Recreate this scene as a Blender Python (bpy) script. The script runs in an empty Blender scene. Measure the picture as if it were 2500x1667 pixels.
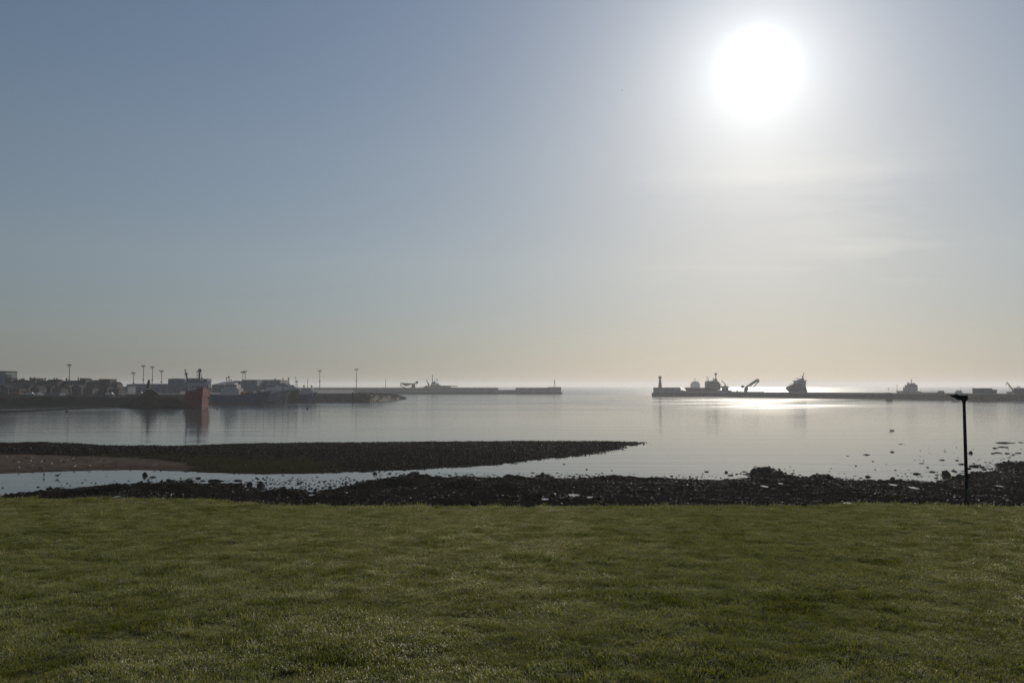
import bpy, math, random
import numpy as np
from mathutils import Vector, Matrix

random.seed(7)
rng = np.random.default_rng(7)
R = math.radians
scene = bpy.context.scene
COL = scene.collection

# ------------------------------------------------------------------ camera
CAM_H = 12.0
PITCH = math.atan(108.5 / 1948.0)
FPX = 1948.0
cam_d = bpy.data.cameras.new("camera")
cam_d.sensor_width = 23.1
cam_d.lens = 18.0
cam_d.clip_start = 0.1
cam_d.clip_end = 40000
cam = bpy.data.objects.new("camera", cam_d)
cam.location = (0, 0, CAM_H)
cam.rotation_euler = (math.pi / 2 + PITCH, 0, 0)
COL.objects.link(cam)
scene.camera = cam


def ray(px, py):
    u = (px - 1250.0) / FPX
    v = (833.5 - py) / FPX
    return (u, math.cos(PITCH) - v * math.sin(PITCH), math.sin(PITCH) + v * math.cos(PITCH))


def at(px, py, D):
    """world point seen at photo pixel (px, py) that lies D metres north of the camera"""
    r = ray(px, py)
    k = D / r[1]
    return (r[0] * k, D, CAM_H + r[2] * k)


def on_z(px, py, z=0.0):
    r = ray(px, py)
    k = (z - CAM_H) / r[2]
    return (r[0] * k, r[1] * k)


# ------------------------------------------------------------------ light
sr = ray(1848, 168)
sn = Vector(sr).normalized()
SUN_EL = math.asin(sn.z)
SUN_AZ = math.atan2(sn.x, sn.y)

sun_d = bpy.data.lights.new("sun", 'SUN')
sun_d.energy = 3.4
sun_d.angle = R(0.53)
sun_d.color = (1.0, 0.91, 0.78)
sun = bpy.data.objects.new("sun", sun_d)
sun.rotation_euler = (-sn).to_track_quat('-Z', 'Y').to_euler()
sun.location = (0, 0, 100)
COL.objects.link(sun)

world = bpy.data.worlds.new("World")
scene.world = world
world.use_nodes = True
nt = world.node_tree
nt.nodes.clear()
N = nt.nodes.new
LK = nt.links.new


def wmath(op, a, b=None, c=None, clamp=False):
    n = N('ShaderNodeMath')
    n.operation = op
    n.use_clamp = clamp
    for i, v in enumerate((a, b, c)):
        if v is None:
            continue
        if isinstance(v, (int, float)):
            n.inputs[i].default_value = v
        else:
            LK(v, n.inputs[i])
    return n.outputs[0]


sky = N('ShaderNodeTexSky')
sky.sky_type = 'NISHITA'
sky.sun_disc = False
sky.sun_elevation = SUN_EL
sky.sun_rotation = SUN_AZ
sky.altitude = 0
sky.air_density = 1.0
sky.dust_density = 0.28
sky.ozone_density = 1.0
tc = N('ShaderNodeTexCoord')
dirn = tc.outputs['Generated']
dp = N('ShaderNodeVectorMath')
dp.operation = 'DOT_PRODUCT'
LK(dirn, dp.inputs[0])
dp.inputs[1].default_value = sn
ang = wmath('MULTIPLY', wmath('ARCCOSINE', wmath('MINIMUM', dp.outputs['Value'], 0.9999999)), 180 / math.pi)
# light scattered forward by the morning haze round the sun
g1 = wmath('MULTIPLY', wmath('EXPONENT', wmath('MULTIPLY', wmath('POWER', wmath('DIVIDE', ang, 1.3), 2.0), -1.0)), 60.0)
g2 = wmath('MULTIPLY', wmath('EXPONENT', wmath('DIVIDE', ang, -3.6)), 12.8)
g3 = wmath('MULTIPLY', wmath('EXPONENT', wmath('DIVIDE', ang, -11.0)), 1.15)
glow = wmath('ADD', wmath('ADD', g1, g2), g3)
# thin cirrus
sep = N('ShaderNodeSeparateXYZ')
LK(dirn, sep.inputs[0])
zc = wmath('MAXIMUM', sep.outputs[2], 0.03)
comb = N('ShaderNodeCombineXYZ')
LK(wmath('DIVIDE', sep.outputs[0], zc), comb.inputs[0])
LK(wmath('DIVIDE', sep.outputs[1], zc), comb.inputs[1])
mp = N('ShaderNodeMapping')
mp.inputs['Scale'].default_value = (0.42, 0.55, 1)
mp.inputs['Location'].default_value = (84.7, 45.6, 0)
LK(comb.outputs[0], mp.inputs[0])
ns = N('ShaderNodeTexNoise')
ns.inputs['Scale'].default_value = 1.0
ns.inputs['Detail'].default_value = 5
ns.inputs['Roughness'].default_value = 0.55
ns.inputs['Distortion'].default_value = 0.5
LK(mp.outputs[0], ns.inputs['Vector'])
cr = N('ShaderNodeMapRange')
cr.inputs['From Min'].default_value = 0.52
cr.inputs['From Max'].default_value = 0.8
cr.inputs['To Max'].default_value = 2.4
LK(ns.outputs['Fac'], cr.inputs['Value'])
fade = N('ShaderNodeMapRange')
fade.inputs['From Min'].default_value = 0.07
fade.inputs['From Max'].default_value = 0.16
LK(sep.outputs[2], fade.inputs['Value'])
fade2 = N('ShaderNodeMapRange')
fade2.inputs['From Min'].default_value = 0.31
fade2.inputs['From Max'].default_value = 0.23
LK(sep.outputs[2], fade2.inputs['Value'])
# one bank of cirrus stands below the sun
cdp = N('ShaderNodeVectorMath')
cdp.operation = 'DOT_PRODUCT'
LK(dirn, cdp.inputs[0])
cdp.inputs[1].default_value = Vector(ray(1930, 540)).normalized()
bank_ = N('ShaderNodeMapRange')
bank_.interpolation_type = 'SMOOTHSTEP'
bank_.inputs['From Min'].default_value = math.cos(R(13))
bank_.inputs['From Max'].default_value = math.cos(R(3))
LK(cdp.outputs['Value'], bank_.inputs['Value'])
cloud = wmath('MULTIPLY', wmath('MULTIPLY', wmath('MULTIPLY', cr.outputs[0], fade.outputs[0]), fade2.outputs[0]), bank_.outputs[0])

hs = N('ShaderNodeHueSaturation')
hs.inputs['Saturation'].default_value = 0.86
LK(sky.outputs[0], hs.inputs['Color'])


def wmix(kind, fac, a, b):
    m = N('ShaderNodeMix')
    m.data_type = 'RGBA'
    m.blend_type = kind
    m.clamp_factor = False
    for i, v in ((0, fac), (6, a), (7, b)):
        if isinstance(v, (int, float)):
            m.inputs[i].default_value = v
        elif isinstance(v, tuple):
            m.inputs[i].default_value = v
        else:
            LK(v, m.inputs[i])
    return m.outputs[2]


# denser murk low down dims the sky towards the horizon, the same all round
el = N('ShaderNodeValToRGB')
LK(sep.outputs[2], el.inputs[0])
ee = el.color_ramp.elements
ee[0].position = 0.0
ee[0].color = (0.285, 0.337, 0.465, 1)
ee[1].position = 0.5
ee[1].color = (0.82, 0.87, 0.93, 1)
for pos_, c_ in ((0.06, (0.475, 0.48, 0.55)), (0.15, (0.695, 0.67, 0.67)), (0.28, (0.80, 0.795, 0.79))):
    ee.new(pos_).color = c_ + (1,)
murk = wmix('MULTIPLY', 1.0, hs.outputs[0], el.outputs[0])
c1 = wmix('ADD', cloud, murk, (0.85, 0.76, 0.52, 1))
c2 = wmix('ADD', glow, c1, (0.97, 1.0, 0.97, 1))
bg = N('ShaderNodeBackground')
bg.inputs['Strength'].default_value = 0.1
LK(c2, bg.inputs['Color'])
wo = N('ShaderNodeOutputWorld')
LK(bg.outputs[0], wo.inputs['Surface'])

vs = scene.view_settings
vs.view_transform = 'Standard'
vs.look = 'None'
vs.gamma = 1
vs.use_curve_mapping = False
vs.exposure = -0.58
scene.render.engine = 'CYCLES'
cy = scene.cycles
cy.use_denoising = True
cy.denoising_input_passes = 'RGB_ALBEDO_NORMAL'
cy.denoising_prefilter = 'NONE'
cy.max_bounces = 8
cy.volume_bounces = 1
cy.transparent_max_bounces = 8
cy.sample_clamp_indirect = 6
cy.use_adaptive_sampling = False

# ------------------------------------------------------------------ materials
MATS = {}


def mat(name, col, rough=0.7, var=0.25, scale=1.0, spec=0.3, metal=0.0, bump=0.0, bscale=8.0):
    if name in MATS:
        return MATS[name]
    m = bpy.data.materials.new(name)
    m.use_nodes = True
    t = m.node_tree
    b = t.nodes['Principled BSDF']
    b.inputs['Roughness'].default_value = rough
    b.inputs['Metallic'].default_value = metal
    b.inputs['Specular IOR Level'].default_value = spec
    geo = t.nodes.new('ShaderNodeNewGeometry')
    n = t.nodes.new('ShaderNodeTexNoise')
    n.inputs['Scale'].default_value = scale
    n.inputs['Detail'].default_value = 6
    t.links.new(geo.outputs['Position'], n.inputs['Vector'])
    r = t.nodes.new('ShaderNodeValToRGB')
    lo = tuple(c * (1 - var) for c in col) + (1,)
    hi = tuple(min(1, c * (1 + var)) for c in col) + (1,)
    r.color_ramp.elements[0].color = lo
    r.color_ramp.elements[1].color = hi
    r.color_ramp.elements[0].position = 0.3
    r.color_ramp.elements[1].position = 0.7
    t.links.new(n.outputs['Fac'], r.inputs[0])
    t.links.new(r.outputs[0], b.inputs['Base Color'])
    if bump > 0:
        n2 = t.nodes.new('ShaderNodeTexNoise')
        n2.inputs['Scale'].default_value = bscale
        n2.inputs['Detail'].default_value = 5
        t.links.new(geo.outputs['Position'], n2.inputs['Vector'])
        bp = t.nodes.new('ShaderNodeBump')
        bp.inputs['Strength'].default_value = bump
        bp.inputs['Distance'].default_value = 0.1
        t.links.new(n2.outputs['Fac'], bp.inputs['Height'])
        t.links.new(bp.outputs[0], b.inputs['Normal'])
    MATS[name] = m
    return m


M_CONC = mat('concrete', (0.24, 0.235, 0.225), 0.85, 0.3, 0.3)
M_CONCD = mat('weathered_concrete', (0.10, 0.098, 0.09), 0.9, 0.35, 0.4)
M_STONE = mat('granite', (0.085, 0.076, 0.072), 0.85, 0.3, 0.5)
M_STONE2 = mat('pink_granite', (0.10, 0.082, 0.075), 0.85, 0.3, 0.5)
M_HARL = mat('harling', (0.10, 0.096, 0.09), 0.9, 0.2, 0.5)
M_SLATE = mat('slate', (0.035, 0.036, 0.04), 0.8, 0.3, 1.0, 0.1)
M_GLASS = mat('dark_glass', (0.03, 0.035, 0.04), 0.08, 0.2, 1.0, 0.5)
M_STEEL = mat('galvanised_steel', (0.17, 0.175, 0.18), 0.5, 0.2, 2.0, 0.4)
M_GREYS = mat('grey_cladding', (0.16, 0.18, 0.20), 0.6, 0.15, 0.3)
M_BLUES = mat('blue_cladding', (0.10, 0.135, 0.17), 0.55, 0.15, 0.3)
M_WHITE = mat('white_paint', (0.46, 0.46, 0.455), 0.45, 0.12, 0.6, 0.4)
M_CREAM = mat('cream_paint', (0.30, 0.28, 0.24), 0.5, 0.15, 0.6, 0.4)
M_RED = mat('red_hull_paint', (0.21, 0.03, 0.02), 0.32, 0.25, 0.7, 0.5)
M_REDD = mat('rust_red_antifouling', (0.16, 0.035, 0.025), 0.5, 0.3, 0.6)
M_BLUEH = mat('blue_hull_paint', (0.03, 0.06, 0.14), 0.3, 0.3, 0.5, 0.5)
M_BLACKH = mat('black_hull_paint', (0.025, 0.027, 0.03), 0.35, 0.3, 0.5, 0.5)
M_GREENH = mat('green_hull_paint', (0.03, 0.09, 0.07), 0.35, 0.3, 0.5, 0.5)
M_NAVYH = mat('navy_hull_paint', (0.04, 0.05, 0.09), 0.4, 0.3, 0.5)
M_ORANGE = mat('orange_paint', (0.35, 0.13, 0.04), 0.5, 0.2, 0.8)
M_YELLOW = mat('yellow_crane_paint', (0.16, 0.12, 0.06), 0.45, 0.2, 0.8)
M_BLACK = mat('black_iron', (0.010, 0.010, 0.011), 0.6, 0.3, 4.0, 0.15)
M_DARKM = mat('dark_steel', (0.07, 0.07, 0.075), 0.5, 0.3, 1.5, 0.4)
M_WOOD = mat('dark_timber', (0.06, 0.045, 0.035), 0.85, 0.4, 1.0)
M_ROCKB = mat('armour_rock', (0.07, 0.063, 0.055), 0.85, 0.5, 0.5)
M_ASPH = mat('asphalt', (0.06, 0.06, 0.06), 0.9, 0.2, 0.2)
M_TYRE = mat('tyre_rubber', (0.02, 0.02, 0.02), 0.85, 0.2, 4.0)
M_GULLW = mat('white_feathers', (0.75, 0.75, 0.74), 0.7, 0.05, 4.0)
M_GULLG = mat('grey_feathers', (0.3, 0.31, 0.33), 0.7, 0.1, 4.0)
M_DUCK = mat('brown_feathers', (0.05, 0.04, 0.035), 0.7, 0.2, 6.0)
M_BEAK = mat('yellow_beak', (0.6, 0.35, 0.06), 0.5, 0.1, 4.0)

# ------------------------------------------------------------------ mesh tools


class MB:
    def __init__(self):
        self.v = []
        self.f = []

    def add(self, vs, fs):
        o = len(self.v)
        self.v += [tuple(p) for p in vs]
        self.f += [tuple(i + o for i in f) for f in fs]
        return self

    def box(self, x0, x1, y0, y1, z0, z1):
        x0, x1 = min(x0, x1), max(x0, x1)
        y0, y1 = min(y0, y1), max(y0, y1)
        z0, z1 = min(z0, z1), max(z0, z1)
        return self.add([(x0, y0, z0), (x1, y0, z0), (x1, y1, z0), (x0, y1, z0),
                         (x0, y0, z1), (x1, y0, z1), (x1, y1, z1), (x0, y1, z1)],
                        [(0, 3, 2, 1), (4, 5, 6, 7), (0, 1, 5, 4), (1, 2, 6, 5), (2, 3, 7, 6), (3, 0, 4, 7)])

    def tube(self, p, q, r0, r1=None, n=8):
        r1 = r0 if r1 is None else r1
        p, q = Vector(p), Vector(q)
        d = (q - p).normalized()
        a = d.orthogonal().normalized()
        b = d.cross(a)
        vs = []
        for c, r in ((p, r0), (q, r1)):
            for i in range(n):
                t = 2 * math.pi * i / n
                vs.append(c + (a * math.cos(t) + b * math.sin(t)) * r)
        fs = [(i, (i + 1) % n, n + (i + 1) % n, n + i) for i in range(n)]
        fs += [tuple(range(n - 1, -1, -1)), tuple(range(n, 2 * n))]
        return self.add(vs, fs)

    def bar(self, p, q, w, h=None, w1=None, h1=None):
        """rectangular bar p->q: w across (local y), h in the vertical plane"""
        h = w if h is None else h
        w1 = w if w1 is None else w1
        h1 = h if h1 is None else h1
        p, q = Vector(p), Vector(q)
        d = (q - p).normalized()
        s = d.cross(Vector((0, 0, 1)))
        if s.length < 1e-4:
            s = Vector((0, 1, 0))
        s.normalize()
        u = s.cross(d).normalized()
        vs = []
        for c, ww, hh in ((p, w, h), (q, w1, h1)):
            for a, b in ((-1, -1), (1, -1), (1, 1), (-1, 1)):
                vs.append(c + s * (a * ww / 2) + u * (b * hh / 2))
        return self.add(vs, [(0, 1, 2, 3), (4, 7, 6, 5), (0, 4, 5, 1), (1, 5, 6, 2), (2, 6, 7, 3), (3, 7, 4, 0)])

    def sphere(self, c, r, n=12, m=8, sz=1.0):
        vs = [(c[0], c[1], c[2] - r * sz)]
        for j in range(1, m):
            t = math.pi * j / m - math.pi / 2
            for i in range(n):
                a = 2 * math.pi * i / n
                vs.append((c[0] + r * math.cos(t) * math.cos(a), c[1] + r * math.cos(t) * math.sin(a), c[2] + r * sz * math.sin(t)))
        vs.append((c[0], c[1], c[2] + r * sz))
        fs = [(0, 1 + (i + 1) % n, 1 + i) for i in range(n)]
        for j in range(m - 2):
            for i in range(n):
                a = 1 + j * n + i
                b = 1 + j * n + (i + 1) % n
                fs.append((a, b, b + n, a + n))
        l = len(vs) - 1
        o = 1 + (m - 2) * n
        fs += [(l, o + i, o + (i + 1) % n) for i in range(n)]
        return self.add(vs, fs)

    def prism(self, prof, y0, y1):
        """polygon prof [(x,z)] extruded from y0 to y1"""
        n = len(prof)
        vs = [(x, y0, z) for x, z in prof] + [(x, y1, z) for x, z in prof]
        fs = [tuple(range(n)), tuple(range(2 * n - 1, n - 1, -1))]
        fs += [(i, n + i, n + (i + 1) % n, (i + 1) % n) for i in range(n)]
        return self.add(vs, fs)

    def prismy(self, prof, x0, x1):
        """polygon prof [(y,z)] extruded from x0 to x1"""
        n = len(prof)
        vs = [(x0, y, z) for y, z in prof] + [(x1, y, z) for y, z in prof]
        fs = [tuple(range(n)), tuple(range(2 * n - 1, n - 1, -1))]
        fs += [(i, n + i, n + (i + 1) % n, (i + 1) % n) for i in range(n)]
        return self.add(vs, fs)

    def loft(self, rings, cap=True):
        n = len(rings[0])
        vs = [p for r in rings for p in r]
        fs = []
        for j in range(len(rings) - 1):
            for i in range(n):
                a = j * n + i
                b = j * n + (i + 1) % n
                fs.append((a, b, b + n, a + n))
        if cap:
            fs.append(tuple(range(n - 1, -1, -1)))
            o = (len(rings) - 1) * n
            fs.append(tuple(range(o, o + n)))
        return self.add(vs, fs)

    def build(self, name, m, parent=None, smooth=False, label=None):
        me = bpy.data.meshes.new(name)
        me.from_pydata(self.v, [], self.f)
        me.update()
        import bmesh
        bm = bmesh.new()
        bm.from_mesh(me)
        bmesh.ops.recalc_face_normals(bm, faces=bm.faces)
        bm.to_mesh(me)
        bm.free()
        me.materials.append(m)
        if smooth:
            me.polygons.foreach_set('use_smooth', [True] * len(me.polygons))
        o = bpy.data.objects.new(name, me)
        COL.objects.link(o)
        o.parent = parent
        if label:
            o['label'] = label
        return o


def thing(name, label, cat, loc=(0, 0, 0), rz=0.0, group=None):
    o = bpy.data.objects.new(name, None)
    o.empty_display_size = 0.1
    COL.objects.link(o)
    o.location = loc
    o.rotation_euler = (0, 0, rz)
    return tag(o, label, cat, group)


def tag(o, label, cat, group=None):
    o['label'] = label
    o['category'] = cat
    if group:
        o['group'] = group
    return o


def kind(o, k):
    o['kind'] = k
    return o


def copy_tree(o, parent=None):
    c = o.copy()
    COL.objects.link(c)
    c.parent = parent
    for ch in o.children:
        if ch is not c:
            copy_tree(ch, c)
    return c


def np_mesh(name, V, F, m, smooth=False):
    """triangles or quads from numpy arrays"""
    me = bpy.data.meshes.new(name)
    k = F.shape[1]
    me.vertices.add(len(V))
    me.vertices.foreach_set('co', np.ascontiguousarray(V, dtype=np.float32).ravel())
    me.loops.add(F.size)
    me.loops.foreach_set('vertex_index', np.ascontiguousarray(F, dtype=np.int32).ravel())
    me.polygons.add(len(F))
    me.polygons.foreach_set('loop_start', np.arange(0, F.size, k, dtype=np.int32))
    me.polygons.foreach_set('loop_total', np.full(len(F), k, dtype=np.int32))
    if smooth:
        me.polygons.foreach_set('use_smooth', np.ones(len(F), dtype=bool))
    me.update(calc_edges=True)
    me.materials.append(m)
    o = bpy.data.objects.new(name, me)
    COL.objects.link(o)
    return o


_tab = rng.random((256, 256))


def vnoise(x, y):
    xi = np.floor(x).astype(int)
    yi = np.floor(y).astype(int)
    fx = x - xi
    fy = y - yi
    fx = fx * fx * (3 - 2 * fx)
    fy = fy * fy * (3 - 2 * fy)
    a = _tab[xi & 255, yi & 255]
    b = _tab[(xi + 1) & 255, yi & 255]
    c = _tab[xi & 255, (yi + 1) & 255]
    d = _tab[(xi + 1) & 255, (yi + 1) & 255]
    return (a * (1 - fx) + b * fx) * (1 - fy) + (c * (1 - fx) + d * fx) * fy


def fbm(x, y, o=4, g=0.5):
    s, a, t = 0, 1, 0
    for k in range(o):
        s = s + a * vnoise(x * 2 ** k + 17.3 * k, y * 2 ** k + 9.1 * k)
        t += a
        a *= g
    return s / t


def poly_sd(P, X, Y):
    """signed distance to polygon P (positive inside)"""
    d2 = np.full(X.shape, 1e18)
    ins = np.zeros(X.shape, bool)
    n = len(P)
    for i in range(n):
        ax, ay = P[i]
        bx, by = P[(i + 1) % n]
        ex, ey = bx - ax, by - ay
        t = np.clip(((X - ax) * ex + (Y - ay) * ey) / (ex * ex + ey * ey + 1e-12), 0, 1)
        d2 = np.minimum(d2, (X - ax - t * ex) ** 2 + (Y - ay - t * ey) ** 2)
        c = ((ay > Y) != (by > Y))
        xx = ex * (Y - ay) / (ey if abs(ey) > 1e-9 else 1e-9) + ax
        ins ^= c & (X < xx)
    return np.where(ins, 1, -1) * np.sqrt(d2)


def grid_mesh(name, xs, ys, Z, m, colr=None, smooth=True):
    X, Y = np.meshgrid(xs, ys, indexing='xy')
    V = np.stack([X, Y, Z], -1).reshape(-1, 3)
    nx, ny = len(xs), len(ys)
    I = np.arange(nx * ny).reshape(ny, nx)
    F = np.stack([I[:-1, :-1], I[:-1, 1:], I[1:, 1:], I[1:, :-1]], -1).reshape(-1, 4)
    o = np_mesh(name, V, F, m, smooth)
    if colr is not None:
        a = o.data.color_attributes.new('col', 'FLOAT_COLOR', 'POINT')
        C = np.ones((nx * ny, 4), np.float32)
        C[:, :3] = colr.reshape(-1, 3)
        a.data.foreach_set('color', C.ravel())
    return o


# ------------------------------------------------------------------ the setting: sea
def water_material():
    m = bpy.data.materials.new('sea_water')
    m.use_nodes = True
    t = m.node_tree
    L = t.links.new
    b = t.nodes['Principled BSDF']
    b.inputs['Base Color'].default_value = (0.03, 0.036, 0.038, 1)
    b.inputs['IOR'].default_value = 1.333
    geo = t.nodes.new('ShaderNodeNewGeometry')
    sp = t.nodes.new('ShaderNodeSeparateXYZ')
    L(geo.outputs['Position'], sp.inputs[0])

    def noise(sc, scale, det=3, rough=0.5, loc=(0, 0, 0)):
        mpn = t.nodes.new('ShaderNodeMapping')
        mpn.inputs['Scale'].default_value = sc
        mpn.inputs['Location'].default_value = loc
        L(geo.outputs['Position'], mpn.inputs[0])
        n = t.nodes.new('ShaderNodeTexNoise')
        n.inputs['Scale'].default_value = scale
        n.inputs['Detail'].default_value = det
        n.inputs['Roughness'].default_value = rough
        L(mpn.outputs[0], n.inputs['Vector'])
        return n.outputs['Fac']

    def mr(v, a, c, lo, hi, smooth=True):
        n = t.nodes.new('ShaderNodeMapRange')
        if smooth:
            n.interpolation_type = 'SMOOTHSTEP'
        for k, x in (('From Min', a), ('From Max', c), ('To Min', lo), ('To Max', hi)):
            n.inputs[k].default_value = x
        L(v, n.inputs['Value'])
        return n.outputs[0]

    def mth(op, a, c):
        n = t.nodes.new('ShaderNodeMath')
        n.operation = op
        for i, x in enumerate((a, c)):
            if isinstance(x, (int, float)):
                n.inputs[i].default_value = x
            else:
                L(x, n.inputs[i])
        return n.outputs[0]

    Yp = sp.outputs[1]
    # breeze: open sea beyond the walls and ruffled lanes inside the harbour mouth
    band = noise((0.0016, 0.011, 1), 1.0, 3, 0.55, (0.3, 0.4, 0))
    lane = mr(band, 0.42, 0.58, 0.0, 1.0)
    patch = noise((0.012, 0.03, 1), 1.0, 4, 0.65, (5, 2, 0))
    inside0 = mth('MULTIPLY', mr(Yp, 300, 500, 0.0, 1.0), mr(lane, 0, 1, 0.3, 1.0))
    inside = mth('MULTIPLY', inside0, mr(patch, 0.42, 0.58, 0.1, 1.15))
    rough = mth('ADD', mr(Yp, 900, 1100, 0.0, 0.085), mth('MULTIPLY', inside, 0.095))
    rough = mth('ADD', rough, mth('ADD', mr(band, 0.3, 0.7, 0.03, 0.06), mr(Yp, 180, 380, 0.0, 0.06)))
    L(rough, b.inputs['Roughness'])
    # swell lines and ripples
    w1 = noise((0.05, 0.42, 1), 1.0, 3, 0.5)
    w2 = noise((0.35, 1.3, 1), 1.0, 4, 0.6)
    w3 = noise((0.007, 0.11, 1), 1.0, 3, 0.6)
    far = mr(Yp, 350, 600, 0.6, 1.0)
    h = mth('ADD', mth('MULTIPLY', w1, 0.16), mth('ADD', mth('MULTIPLY', w2, 0.05), mth('MULTIPLY', w3, 0.5)))
    h = mth('MULTIPLY', h, far)
    bp = t.nodes.new('ShaderNodeBump')
    bp.inputs['Strength'].default_value = 0.35
    bp.inputs['Distance'].default_value = 1.0
    L(h, bp.inputs['Height'])
    L(bp.outputs[0], b.inputs['Normal'])
    return m


sea = MB().add([(-9000, 24, 0), (9000, 24, 0), (9000, 12500, 0), (-9000, 12500, 0)], [(0, 1, 2, 3)]).build('sea', water_material())
kind(sea, 'structure')

# ------------------------------------------------------------------ the setting: foreshore (near beach and weedy spit)
SPIT = [(-900, 1080), (0, 1081), (100, 1079), (190, 1083), (280, 1088), (420, 1089), (520, 1086), (600, 1083), (760, 1081), (900, 1080), (1100, 1078), (1260, 1077),
        (1400, 1077), (1500, 1078), (1566, 1081), (1530, 1090), (1480, 1102), (1400, 1113), (1320, 1122), (1230, 1132), (1100, 1141), (960, 1147),
        (850, 1152), (760, 1156), (640, 1158), (520, 1154), (440, 1150), (310, 1147), (230, 1148), (115, 1152), (0, 1156), (-900, 1170)]
SHORE = [(-900, 1235), (0, 1216), (70, 1206), (130, 1195), (200, 1188), (290, 1183), (370, 1180), (450, 1176), (520, 1180), (590, 1184), (660, 1196), (790, 1197), (850, 1186),
         (900, 1174), (960, 1165), (1010, 1158), (1080, 1163), (1180, 1167), (1300, 1168), (1500, 1169), (1700, 1172), (1800, 1170), (1840, 1152), (1870, 1148),
         (1900, 1160), (1950, 1168), (2020, 1168), (2100, 1173), (2200, 1174), (2290, 1178), (2320, 1168), (2350, 1160), (2400, 1152), (2450, 1150), (2462, 1132), (2500, 1128), (2700, 1118), (3500, 1100)]
SAND = [(-900, 1112), (0, 1120), (80, 1121), (300, 1125), (400, 1131), (478, 1143), (460, 1152), (310, 1150), (230, 1152), (115, 1156), (0, 1160), (-900, 1175)]
ALGAE = [(290, 1122), (420, 1121), (560, 1124), (700, 1128), (800, 1136), (830, 1148), (760, 1160), (640, 1162), (520, 1158), (440, 1152), (478, 1143), (400, 1131)]
wS = [on_z(*p) for p in SPIT]
wB = [on_z(*p) for p in SHORE] + [(260, 15), (-200, 15)]
wSand = [on_z(*p) for p in SAND]
wAl = [on_z(*p) for p in ALGAE]
x0, x1, y0, y1 = -150.0, 175.0, 33.0, 190.0
xs = np.arange(x0, x1, 0.55)
ys = np.arange(y0, y1, 0.55)
X, Y = np.meshgrid(xs, ys, indexing='xy')
wob = (fbm(X * 0.35, Y * 0.35, 4, 0.65) - 0.5) * 5.5
dS = poly_sd(wS, X, Y)
dB = poly_sd(wB, X, Y) + wob
smooth_edge = (X < -45) | (Y < 125)
dS2 = dS + wob * np.where((Y < 128), 0.15, 0.6)


def rise(d, s, cap):
    return np.where(d > 0, cap * (1 - np.exp(-np.maximum(d, 0) * s / cap)), d * 0.06)


ZF = np.maximum(rise(dS2, 0.07, 0.95), rise(dB, 0.088, 4.6))
sandm = np.clip(poly_sd(wSand, X, Y) / 1.5 + 0.5 + (fbm(X * 0.5, Y * 0.5, 4) - 0.5) * 2.0, 0, 1)
algm = np.clip(poly_sd(wAl, X, Y) / 6 + 0.6 + (fbm(X * 0.4 + 40, Y * 0.4, 4) - 0.5) * 2.0, 0, 1)
rough = (fbm(X * 0.9, Y * 0.9, 4) - 0.5)
ZF += np.where(ZF > -0.3, rough * 0.36 * (1 - 0.85 * np.maximum(sandm, algm)), 0)
lump = np.maximum(fbm(X * 0.16 + 5, Y * 0.16, 3) - 0.55, 0)
ZF += np.where(dB > 2, lump * 2.2, 0)
ZF = np.maximum(ZF, -0.8)


def ground_z(x, y):
    i = np.clip(((np.asarray(x) - x0) / 0.55), 0, len(xs) - 1.001)
    j = np.clip(((np.asarray(y) - y0) / 0.55), 0, len(ys) - 1.001)
    ii, jj = i.astype(int), j.astype(int)
    fi, fj = i - ii, j - jj
    return (ZF[jj, ii] * (1 - fi) + ZF[jj, ii + 1] * fi) * (1 - fj) + (ZF[jj + 1, ii] * (1 - fi) + ZF[jj + 1, ii + 1] * fi) * fj


nz = fbm(X * 1.3 + 11, Y * 1.3, 4)[..., None]
weed = np.array([0.016, 0.0135, 0.010]) * (0.6 + 0.9 * nz)
sandc = np.array([0.125, 0.094, 0.073]) * (0.55 + 0.9 * nz) * (0.6 + 0.4 * np.clip(ZF / 0.35, 0, 1))[..., None]
algc = np.array([0.038, 0.034, 0.014]) * (0.6 + 0.8 * nz)
C = weed * (1 - algm[..., None]) + algc * algm[..., None]
C = C * (1 - sandm[..., None]) + sandc * sandm[..., None]


def vcol_mat(name, rough, spec, bump, bscale):
    m = bpy.data.materials.new(name)
    m.use_nodes = True
    t = m.node_tree
    b = t.nodes['Principled BSDF']
    a = t.nodes.new('ShaderNodeVertexColor')
    a.layer_name = 'col'
    t.links.new(a.outputs[0], b.inputs['Base Color'])
    b.inputs['Specular IOR Level'].default_value = spec
    geo = t.nodes.new('ShaderNodeNewGeometry')
    n = t.nodes.new('ShaderNodeTexNoise')
    n.inputs['Scale'].default_value = bscale
    n.inputs['Detail'].default_value = 5
    t.links.new(geo.outputs['Position'], n.inputs['Vector'])
    r = t.nodes.new('ShaderNodeMapRange')
    r.inputs['From Min'].default_value = 0.3
    r.inputs['From Max'].default_value = 0.7
    r.inputs['To Min'].default_value = rough - 0.15
    r.inputs['To Max'].default_value = min(1, rough + 0.2)
    t.links.new(n.outputs['Fac'], r.inputs['Value'])
    t.links.new(r.outputs[0], b.inputs['Roughness'])
    bp = t.nodes.new('ShaderNodeBump')
    bp.inputs['Strength'].default_value = bump
    bp.inputs['Distance'].default_value = 0.08
    t.links.new(n.outputs['Fac'], bp.inputs['Height'])
    t.links.new(bp.outputs[0], b.inputs['Normal'])
    return m


M_SHORE = vcol_mat('wet_foreshore', 0.75, 0.0, 0.6, 5.0)
shore = grid_mesh('foreshore', xs, ys, ZF, M_SHORE, C)
kind(shore, 'structure')

# rocks -----------------------------------------------------------


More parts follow.
